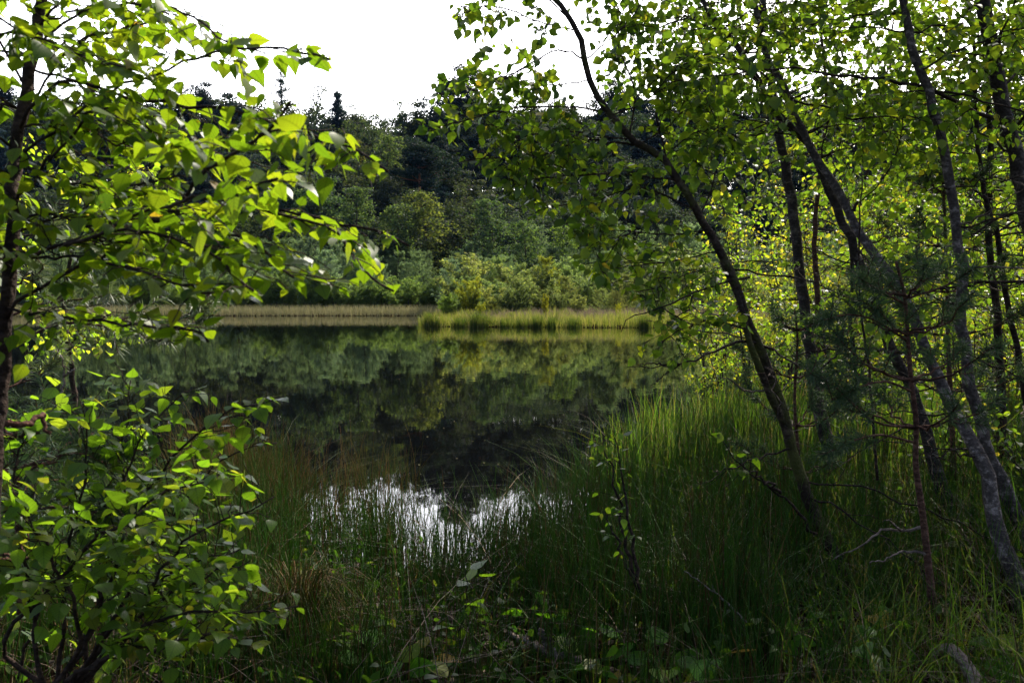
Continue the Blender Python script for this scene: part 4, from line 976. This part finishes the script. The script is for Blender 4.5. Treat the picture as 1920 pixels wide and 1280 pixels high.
shrub('birch_shrub', 'leafy green shrub fanning up over the water in the lower left corner', 'shrub',
      [[(100, 1300, 2.6), (113, 1170, 2.6), (135, 1020, 2.6), (160, 880, 2.6), (150, 750, 2.6)], [(110, 1300, 2.6), (7, 1224, 2.6), (83, 1114, 2.5), (173, 1017, 2.4), (243, 964, 2.3), (333, 907, 2.2), (430, 880, 2.1)],
       [(120, 1300, 2.6), (157, 1270, 2.6), (200, 1174, 2.5), (260, 1127, 2.5), (307, 1074, 2.4), (367, 987, 2.3), (433, 971, 2.3), (515, 930, 2.3)], [(120, 1300, 2.7), (180, 1120, 2.7), (190, 967, 2.7), (217, 920, 2.7), (247, 854, 2.7), (283, 790, 2.7), (345, 735, 2.7)],
       [(140, 1300, 2.7), (200, 1100, 2.7), (270, 930, 2.7), (330, 850, 2.7), (400, 790, 2.7), (470, 765, 2.7), (535, 742, 2.7)], [(90, 1300, 2.5), (60, 1150, 2.5), (40, 1000, 2.4), (30, 880, 2.4), (60, 780, 2.4)],
       [(130, 1300, 2.5), (190, 1230, 2.4), (270, 1170, 2.4), (370, 1150, 2.3), (470, 1150, 2.3), (560, 1135, 2.3)], [(130, 1300, 2.4), (200, 1230, 2.4), (300, 1210, 2.3), (400, 1190, 2.2), (440, 1215, 2.2)],
       [(120, 1300, 2.6), (230, 1150, 2.6), (330, 1070, 2.5), (400, 1045, 2.5), (450, 1030, 2.5)], [(115, 1300, 2.8), (210, 1050, 2.8), (230, 880, 2.8), (240, 760, 2.8), (245, 712, 2.8)], [(100, 1300, 2.4), (150, 1200, 2.3), (120, 1080, 2.2), (60, 980, 2.1), (10, 930, 2.1)],
       [(140, 1300, 2.6), (300, 1130, 2.6), (390, 1080, 2.6), (470, 1050, 2.6)], [(150, 1300, 2.8), (260, 1060, 2.8), (350, 930, 2.8), (430, 850, 2.8), (520, 830, 2.8)]],
      81, edge=SHRUB_EDGE, twig_n=36, twig_l=(.08, .28), size=.044, spacing=.026)
shrub('birch_shrub', 'dim shrub filling the very lower left behind the leafy green one', 'shrub',
      [[(-40, 1330, 3.1), (-20, 1150, 3.1), (0, 950, 3.1), (-10, 800, 3.1)], [(20, 1330, 3.1), (60, 1200, 3.1), (100, 1050, 3.1), (90, 900, 3.1)], [(60, 1330, 3.1), (160, 1200, 3.1), (240, 1080, 3.1), (300, 1000, 3.1)], [(60, 1330, 3.1), (200, 1240, 3.1), (320, 1160, 3.1), (380, 1100, 3.1)], [(0, 1330, 3.1), (-60, 1200, 3.1), (-100, 1060, 3.1)]],
      82, edge=SHRUB_EDGE, shape=BIRCH, size=.046, twig_n=24)
shrub('birch_sapling', 'dark thin sapling with small leaves in the middle of the rushes', 'sapling',
      [[(1200, 1110, 3.75), (1185, 1010, 3.75), (1172, 930, 3.75), (1158, 850, 3.75), (1150, 815, 3.75)], [(1198, 1105, 3.75), (1175, 1020, 3.75), (1160, 940, 3.8), (1140, 860, 3.8), (1135, 815, 3.8)], [(1195, 1100, 3.75), (1170, 1050, 3.7), (1150, 1000, 3.7), (1130, 960, 3.7)]],
      83, size=.032, spacing=.04, twig_n=12, twig_l=(.06, .16), r0=.010, shape=BIRCH)
shrub('birch_sapling', 'small bent sapling tipped with pale leaves left of the leaning birch foot', 'sapling',
      [[(1530, 1000, 4.5), (1463, 924, 4.4), (1420, 897, 4.35), (1373, 854, 4.3), (1345, 815, 4.25)], [(1463, 924, 4.4), (1410, 880, 4.3), (1400, 850, 4.3)]], 84, size=.04, spacing=.05, twig_n=5, twig_l=(.06, .14), r0=.009, shape=BIRCH, t0=.65)
shrub('birch_sapling', 'little upright sprig with broad leaves low in the centre', 'sapling',
      [[(870, 1290, 3.55), (866, 1220, 3.55), (872, 1150, 3.55), (878, 1085, 3.55), (872, 1068, 3.55)]], 85, size=.075, spacing=.085, twig_n=7, twig_l=(.07, .13), r0=.004, t0=.15)
for k, (lab, x, y, h, w, sd_) in enumerate([('low leafy bush in the shade under the forked birch', 3.2, 6.6, .9, .6, 91), ('low dark bush behind the white patched birch', 3.4, 5.6, .8, .6, 92), ('leafy bush at the right edge behind the thick dark birch', 4.6, 7.2, 1.6, .9, 93),
                                           ('leafy bush between the upright dark birch and the young pine', 3.0, 7.8, 1.2, .7, 94), ('bush of small leaves behind the dark straight stem', 4.4, 8.4, 1.9, .9, 95)]):
    z0 = float(ground_z(np.array([x]), np.array([y]))[0]); rng = np.random.default_rng(sd_); st = []
    for j in range(8):
        az = j * .785 + rng.normal(0, .3); e = np.array([x + math.cos(az) * w * rng.uniform(.4, 1), y + math.sin(az) * w * rng.uniform(.4, 1), z0 + h * rng.uniform(.7, 1.05)])
        P = np.array([[x, y, z0 - .03], [(x + e[0]) / 2 - .05 * math.cos(az), (y + e[1]) / 2, z0 + h * .5], e]); a, b, c = proj(P); st.append([(a[i], b[i], P[i, 1]) for i in range(3)])
    shrub('birch_shrub', lab, 'shrub', st, sd_, shape=BIRCH, size=.046, spacing=.04, twig_n=10, twig_l=(.12, .32), leaf='leaf_birch')

# sunlit birch saplings along the right shore
def sapling_model(seed, h=3.4, n_stem=3):
    rng = np.random.default_rng(seed)
    r = thing('birch_sapling', '', 'sapling', (0, 0, 0)); sb, fb = MB(), MB()
    for k in range(n_stem):
        az = rng.uniform(0, 6.28); r1 = h * rng.uniform(.05, .26); hh = h * rng.uniform(.7, 1)
        st = resample([[rng.normal(0, .05), rng.normal(0, .05), -.1], [math.cos(az) * r1 * .4, math.sin(az) * r1 * .4, hh * .5], [math.cos(az) * r1, math.sin(az) * r1, hh]], 14)
        st[1:] += rng.normal(0, .012, (13, 3)); tube(sb, st, .02, .004, 5)
        for q in sprout(st, 17, .45, 1.0, rng, spread=.85, up=.25, droop=.25, t0=.12, taper=.5, k=6):
            tube(sb, q, .006, .002, 3)
            tw = sprout(q, 5, .15, .38, rng, k=5)
            for w in tw[:-1]: tube(sb, w, .0025, .0015, 3)
            arr = leaves_on(tw, .040, .060, rng, hang=.5)
            put_leaves(fb, BIRCH_FAR, *arr, rng)
    sb.build('trunk', M['bark_dark'], r); fb.build('leaves', M['leaf_sapling'], r)
    return r
SAP = [sapling_model(s, 3.4, 3) for s in (101, 102, 103, 104)]
SPOT = [(1330, 13.5, 470, 'sunlit yellow green sapling seen just left of the leaning trunk'), (1405, 15.0, 345, 'bright birch sapling right behind the leaning trunk'), (1450, 11.0, 520, 'low bright bush between the leaning trunk and the upright birch'),
        (1350, 19, 420, 'far bright sapling behind the crown of the leaning birch'), (1480, 18, 330, 'tall bright sapling behind the upright dark birch'), (1560, 12.5, 400, 'bright sapling between the upright birch and the forked birch'),
        (1610, 10.5, 500, 'yellow green bush behind the young pine'), (1640, 16, 300, 'tall bright sapling behind the fork of the leaning birch'), (1690, 12, 370, 'bright sapling behind the top of the young pine'),
        (1730, 18, 250, 'tall pale sapling far behind the pinkish barked birch'), (1760, 11, 420, 'sunlit sapling between the young pine and the pinkish barked birch'), (1820, 13, 320, 'bright sapling behind the dark straight stem'),
        (1860, 10, 480, 'yellow green bush between the right hand stems'), (1900, 15, 260, 'tall bright sapling behind the thick dark birch'), (1930, 11, 400, 'sunlit sapling cut by the right edge'), (1540, 24, 300, 'distant bright sapling above the thin reddish stem'),
        (1400, 26, 440, 'distant sapling at the end of the right shore'), (1990, 13, 300, 'tall bright sapling just outside the right edge'), (1780, 22, 230, 'farthest tall sapling between the right hand trunks')]
SPOT += [(1370, 10.5, 560, 'low sunlit bush behind the foot of the leaning trunk'), (1510, 14.5, 420, 'yellow sapling right behind the thin reddish stem'), (1590, 19, 330, 'bright sapling far behind the forked birch'), (1660, 9.5, 560, 'low bright bush behind the stem of the young pine'), (1710, 14.5, 320, 'pale lit sapling above the young pine'),
         (1800, 17, 270, 'tall lit sapling straight behind the pinkish barked birch'), (1850, 20, 210, 'distant tall sapling between the dark straight stem and the thick birch'), (1890, 12, 380, 'lit sapling behind the thin bent stem'), (1790, 9.5, 540, 'low lit bush behind the white patched birch')]
for k, (px, D, top, lab) in enumerate(SPOT):
    x = (px - 960) / FP * D; z0 = max(float(ground_z(np.array([x]), np.array([D]))[0]), 0); h = at(px, top, D)[2] - z0; s = h / 3.4
    v = rg.choice([rg.uniform(.3, .6), rg.uniform(.65, 1.1)], p=[.45, .55]); col = (v * rg.uniform(.95, 1.15), v, v * .9, 1)
    if k < 4:
        r = SAP[k]; r.location = (x, D, z0); r.rotation_euler = (0, 0, k * 1.3); r.scale = (s, s, s); r['label'] = lab
        for c in r.children: c.color = col
    else: r = dup(SAP[k % 4], (x, D, z0), k * 1.7, s, s, lab, col)
    r['group'] = 'sunlit birch saplings on the right shore'

# ------------------------------------------------------------------ rushes, grass, litter and bog plants on the near bank
def scatter(n, box, rng, clump=.55, scale=.16, m=None):
    x = rng.uniform(box[0], box[1], n); y = rng.uniform(box[2], box[3], n)
    c = np.stack([rng.uniform(box[0], box[1], int((box[1] - box[0]) * (box[3] - box[2]) * 5) + 1), rng.uniform(box[2], box[3], int((box[1] - box[0]) * (box[3] - box[2]) * 5) + 1)], -1)
    k = rng.random(n) < clump; j = rng.integers(0, len(c), n)
    x = np.where(k, c[j, 0] + rng.normal(0, scale * .5, n), x); y = np.where(k, c[j, 1] + rng.normal(0, scale * .5, n), y)
    if m is not None:
        ok = m(x, y, lake_sd(x, y), rng.random(n)); x, y = x[ok], y[ok]
    return x, y

def bed(name, mat, label, n, box, hfun, wid, seed, m, lean=.16, segs=5, sides=3, kind='stuff', clump=.6, cat='rushes', sink=.04):
    rng = np.random.default_rng(seed); x, y = scatter(n, box, rng, clump, m=m); mb = MB()
    z = np.maximum(ground_z(x, y), -.12) - sink
    H = hfun(x, y) * np.clip(rng.normal(.85, .2, len(x)), .3, 1.25)
    ln = rng.normal(0, lean, (len(x), 2)); wild = rng.random(len(x)) < .17; ln[wild] += rng.normal(0, .75, (wild.sum(), 2))
    blades(mb, np.stack([x, y, z], -1), H, ln, rng.uniform(.3, 1, len(x)), wid * rng.uniform(.65, 1.35, len(x)), rng, segs=segs, sides=sides)
    return tag(mb.build(name, M[mat]), label, cat, kind=kind)

def open_front(x, y):
    """where the photo shows open water close by: between the left and right rush beds"""
    px = 960 + FP * x / np.maximum(y, .5)
    return px
def m_rush(x, y, s, u):
    px = 960 + FP * x / y
    far = np.interp(px, [-200, 120, 340, 430, 520, 560, 620, 760, 800, 900, 990, 1040, 1080, 1140, 1300, 1500], [7.5, 7.5, 7.6, 7.8, 8.0, 7.4, 6.7, 6.8, 6.2, 5.9, 6.2, 6.9, 8.0, 8.8, 9.5, 10.5])
    d = np.clip((far - y) / 1.6, 0, 1)
    dens = np.where(px < 560, .9, np.where(px < 1010, .26, 1.0)) * (.25 + .75 * d) * (y < far)
    thin = np.interp(y, [2.5, 3.4, 4.4, 6], [.7, .85, 1, 1])
    return u < dens * thin
def h_rush(x, y):
    px = 960 + FP * x / y
    return np.interp(px, [0, 340, 520, 600, 780, 900, 1000, 1080, 1200, 1400, 1700], [.75, .8, .85, .62, .6, .52, .6, .75, .85, .85, .7]) * np.interp(y, [2.5, 3.4, 5, 6.5], [.55, .7, .92, 1])
bed('rushes', 'rush', 'dense dark green and brown rushes standing in the near water and bank', 56000, (-5, 6.5, 2.5, 11), h_rush, .0030, 111, m_rush)
bed('grass', 'grass', 'green grass and sedge blades on the dark near bank', 17000, (-4, 5.5, 2.4, 9.5), lambda x, y: np.interp(x, [-4, 0, 1, 3], [.34, .26, .4, .55]), .0030, 112, lambda x, y, s, u: (s > -.1) & (u < np.interp(x, [-3, -1, .2, 1.5], [.8, .35, .5, 1])), lean=.45, segs=4, sides=2, cat='grass')
bed('reeds', 'grass', 'tall sunlit green reeds at the right of the open water', 9000, (.9, 6.0, 6.6, 11.5), lambda x, y: np.interp(y, [6.6, 9, 11.5], [.85, .75, .6]) * (.86 + .22 * np.sin(2.3 * x + .7) * np.sin(1.9 * y) + .1 * np.sin(6 * x)), .0042, 113, lambda x, y, s, u: (s > -.9 + .55 * np.sin(x * 2.1 + 1.7 * y) + .3 * np.sin(5.3 * y - x)) & (s < 3) & (u < .85 * np.clip((960 + FP * x / y - 1000) / 260, 0, 1)), lean=.12, segs=5, sides=2, cat='reeds')
bed('dead_grass', 'litter', 'dry fallen straw and bent stems tangled over the near bank', 2600, (-3.5, 5, 2.6, 7.5), lambda x, y: .5 + 0 * x, .0026, 114, lambda x, y, s, u: (s > -.4), lean=1.5, segs=5, sides=3, cat='straw')
M['rush_brown'] = leaf_mat('brown_rush_stalk', [(0, (.045, .065, .015)), (1, (.22, .13, .05)), (.5, (.085, .075, .020)), (.8, (.13, .085, .03))], [(0, (.12, .20, .012)), (1, (.32, .18, .05)), (.5, (.20, .19, .015)), (.8, (.26, .16, .02))], share=.42, rough=.5, spec=.12)
bed('rushes', 'rush_brown', 'tall olive brown rushes standing in the water left of the sky reflection', 9500, (-3.4, -.6, 5.6, 8.6), lambda x, y: np.interp(960 + FP * x / y, [300, 420, 560, 760], [.75, .85, .8, .62]), .0032, 120, lambda x, y, s, u: (960 + FP * x / y > 300) & (u < np.interp(960 + FP * x / y, [330, 400, 500, 580, 780, 800], [.4, 1, .9, .18, .14, 0]) * np.clip((8.4 + .5 * np.sin(x * 4) - y) / .9, 0, 1)), lean=.12)
bed('rushes', 'rush', 'dark rush stalks standing in the bright water close to the bank', 5600, (-2.2, .6, 3.3, 7.2), lambda x, y: .62 + 0 * x, .0034, 118, lambda x, y, s, u: (s < .6) & (u < np.clip((6.9 + .5 * np.sin(x * 3) - y) / 1.2, 0, 1)), lean=.14)
bed('rushes', 'rush', 'upright dark rushes crowding the bank at the bottom centre', 4800, (-2.0, 1.1, 3.3, 4.5), lambda x, y: .56 + .06 * np.sin(3 * x), .0027, 121, lambda x, y, s, u: (960 + FP * x / y > 300) & (u < .55 + .4 * np.sin(2.7 * x + 1) * np.sin(3.1 * y)), lean=.13)
# hanging pale tussock at the left of the centre
rng = np.random.default_rng(115); mb = MB(); n = 260; b0 = at(560, 1165, 3.75); zg = float(ground_z(np.array([b0[0]]), np.array([b0[1]]))[0])
an = rng.uniform(0, 6.283, n); rr = rng.uniform(0, .09, n)
blades(mb, np.stack([np.cos(an) * rr, np.sin(an) * rr, 0 * an + .12], -1), rng.uniform(.35, .6, n), np.stack([np.cos(an), np.sin(an)], -1) * rng.uniform(.2, .8, n)[:, None], rng.uniform(.4, 1, n), .003 * rng.uniform(.6, 1.2, n), rng, segs=6, drop=rng.uniform(.3, 1.2, n))
r = thing('grass_tussock', 'tussock of drooping brown straw below the left rushes', 'tussock', (b0[0], b0[1], zg)); mb.build('blades', M['rush_brown'], r)
# leaf litter
rng = np.random.default_rng(116); mb = MB(); n = 5200
x = rng.uniform(-3, 4.5, n); y = 2.4 + 5.5 * rng.random(n) ** 1.3; ok = lake_sd(x, y) > -.15; x, y = x[ok], y[ok]
z = np.maximum(ground_z(x, y), .0) + .012 + .03 * rng.random(len(x)); nn = rand_dir(rng, len(x)) * .55 + [0, 0, 1]
put_leaves(mb, BIRCH_FAR, np.stack([x, y, z], -1), rand_dir(rng, len(x)) * [1, 1, .25], nn, rng.uniform(.03, .065, len(x)), rng)
tag(mb.build('leaf_litter', M['litter']), 'brown fallen leaves strewn over the near bank', 'litter', kind='stuff')
# low herbs
rng = np.random.default_rng(119); mb = MB(); n = 3400
x = rng.uniform(-2.6, 4.2, n); y = 2.4 + 5 * rng.random(n) ** 1.2; k = rng.integers(0, 260, n); cx, cy_ = rng.uniform(-2.6, 4.2, 260), 2.4 + 5 * rng.random(260); u = rng.random(n) < .8
x = np.where(u, cx[k] + rng.normal(0, .09, n), x); y = np.where(u, cy_[k] + rng.normal(0, .09, n), y); ok = lake_sd(x, y) > -.05; x, y = x[ok], y[ok]; n = len(x)
z = np.maximum(ground_z(x, y), 0) + .03 + .22 * rng.random(n) ** 1.5
put_leaves(mb, BIRCH, np.stack([x, y, z], -1), rand_dir(rng, n) * [1, 1, .6], rand_dir(rng, n) * .7 + SUN_DIR, rng.uniform(.025, .06, n), rng)
M['herb'] = leaf_mat('herb_leaf', [(0, (.02, .05, .010)), (1, (.06, .09, .016)), (.7, (.035, .07, .012))], [(0, (.05, .15, .008)), (1, (.22, .26, .015)), (.8, (.12, .24, .010))], share=.5, rough=.45, spec=.15)
tag(mb.build('undergrowth', M['herb']), 'small green herb leaves covering the near bank', 'undergrowth', kind='stuff')
# floating specks
rng = np.random.default_rng(117); mb = MB(); n = 300
x = rng.uniform(-5, 4, n); y = 6 + 20 * rng.random(n) ** 1.5; ok = lake_sd(x, y) < -.4; x, y = x[ok], y[ok]
cards(mb, np.stack([x, y, 0 * x + .006], -1), .013, rng, out=np.array([[0, 0, 8.]]).repeat(len(x), 0))
tag(mb.build('floating_seeds', M['sedge_pale'], smooth=False), 'pale floating seeds and flecks dotted on the dark water', 'flecks', kind='stuff')

# broad leaved bog plants
M['arum'] = leaf_mat('bog_arum_leaf', [(0, (.025, .095, .006)), (1, (.30, .18, .02)), (.6, (.04, .13, .008)), (.85, (.14, .15, .02))], [(0, (.16, .46, .008)), (1, (.7, .42, .02)), (.6, (.28, .62, .010)), (.85, (.5, .52, .02))], share=.5, rough=.4, spec=.08, veins=True, spots=.6)
def arum(px, py, D, n, size, label, seed, old=0.0, h=.16):
    rng = np.random.default_rng(seed); p = at(px, py, D); z0 = max(float(ground_z(np.array([p[0]]), np.array([p[1]]))[0]), 0)
    base = np.array([p[0], p[1], z0]); r = thing('bog_arum', label, 'plant', base, 'broad leaved bog plants on the bank'); sb, fb = MB(), MB(); P, A, Nn = [], [], []
    for k in range(n):
        az = k * 2.4 + rng.normal(0, .4); t = base + np.array([math.cos(az) * rng.uniform(.03, .1), math.sin(az) * rng.uniform(.03, .1), h * rng.uniform(.5, 1.15)])
        tube(sb, resample([base + [0, 0, -.03], (base + t) / 2 + [0, 0, .03], t], 6), .003, .002, 4)
        P.append(t); A.append(nrm([math.cos(az), math.sin(az), rng.uniform(-.5, .5)])); Nn.append(np.array([0, 0, 1]) + .6 * rand_dir(rng))
    put_leaves(fb, ARUM, np.array(P), np.array(A), np.array(Nn), 1.35 * size * rng.uniform(.75, 1.2, n), rng, rnd=np.clip(rng.uniform(0, .75, n) + old, 0, 1))
    sb.build('stem', M['grass'], r, base); fb.build('leaves', M['arum'], r, base); return r
AR = [(800, 1235, 3.45, 4, .085, 'bog plant with yellow and orange withering leaves at the bottom centre', .45), (680, 1215, 3.5, 4, .09, 'yellowish green bog plant left of the orange leaves', .2), (905, 1262, 3.4, 5, .09, 'green bog plant at the bottom edge right of the orange leaves', 0),
      (1010, 1120, 3.9, 4, .075, 'bog plant among the rushes right of the little sprig', 0), (1065, 1180, 3.7, 4, .08, 'small bog plant beside the pale broken branch', 0), (1100, 1165, 3.7, 4, .08, 'green bog plant by the tip of the pale broken branch', .0),
      (1160, 1230, 3.5, 5, .085, 'bog plant with a pale underside below the thin sapling', .05), (1245, 1262, 3.4, 5, .10, 'large round leaved bog plant at the bottom edge', .05), (1335, 1272, 3.4, 3, .10, 'bog plant with one golden leaf at the bottom edge', .45), (1120, 1285, 3.3, 4, .09, 'bog plant with brown tipped leaves at the bottom edge', .3),
      (1450, 1180, 3.6, 4, .07, 'dim bog plant in the dark grass at the right', 0), (1560, 1110, 3.8, 4, .08, 'bog plant at the foot of the leaning birch', .1), (1850, 1215, 3.5, 4, .085, 'pale lit bog plant above the arching dead wood', .05), (1900, 1215, 3.5, 4, .085, 'dark bog plant in the lower right corner', 0),
      (1600, 1250, 3.4, 4, .08, 'shaded bog plant left of the arching dead wood', .0), (590, 1265, 3.4, 4, .07, 'small green bog plant at the bottom left of the rushes', 0), (740, 1275, 3.35, 4, .075, 'bog plant with narrow green leaves at the bottom edge', 0), (1640, 1080, 3.9, 4, .075, 'bog plant with an old yellow leaf under the young pine', .25)]
for k, (px, py, D, n, s, lab, old) in enumerate(AR): arum(px, py, D, n, s, lab, 130 + k, old)

# ------------------------------------------------------------------ thin bluish air
def haze():
    mb = MB(); a, b = (-430, -66, -3), (430, 530, 72)
    v = [(x, y, z) for x in (a[0], b[0]) for y in (a[1], b[1]) for z in (a[2], b[2])]
    mb.add(v, [np.array([[0, 1, 3, 2], [4, 6, 7, 5], [0, 4, 5, 1], [2, 3, 7, 6], [0, 2, 6, 4], [1, 5, 7, 3]])])
    m, t, out, N, link = new_mat('haze_air')
    p = N('ShaderNodeVolumePrincipled'); p.inputs['Color'].default_value = (.30, .55, 1, 1); p.inputs['Density'].default_value = .00004
    link(p.outputs[0], out.inputs['Volume'])
    tag(mb.build('haze', m, smooth=False), 'thin bluish air between the camera and the wooded hill', 'haze', kind='stuff')
haze()
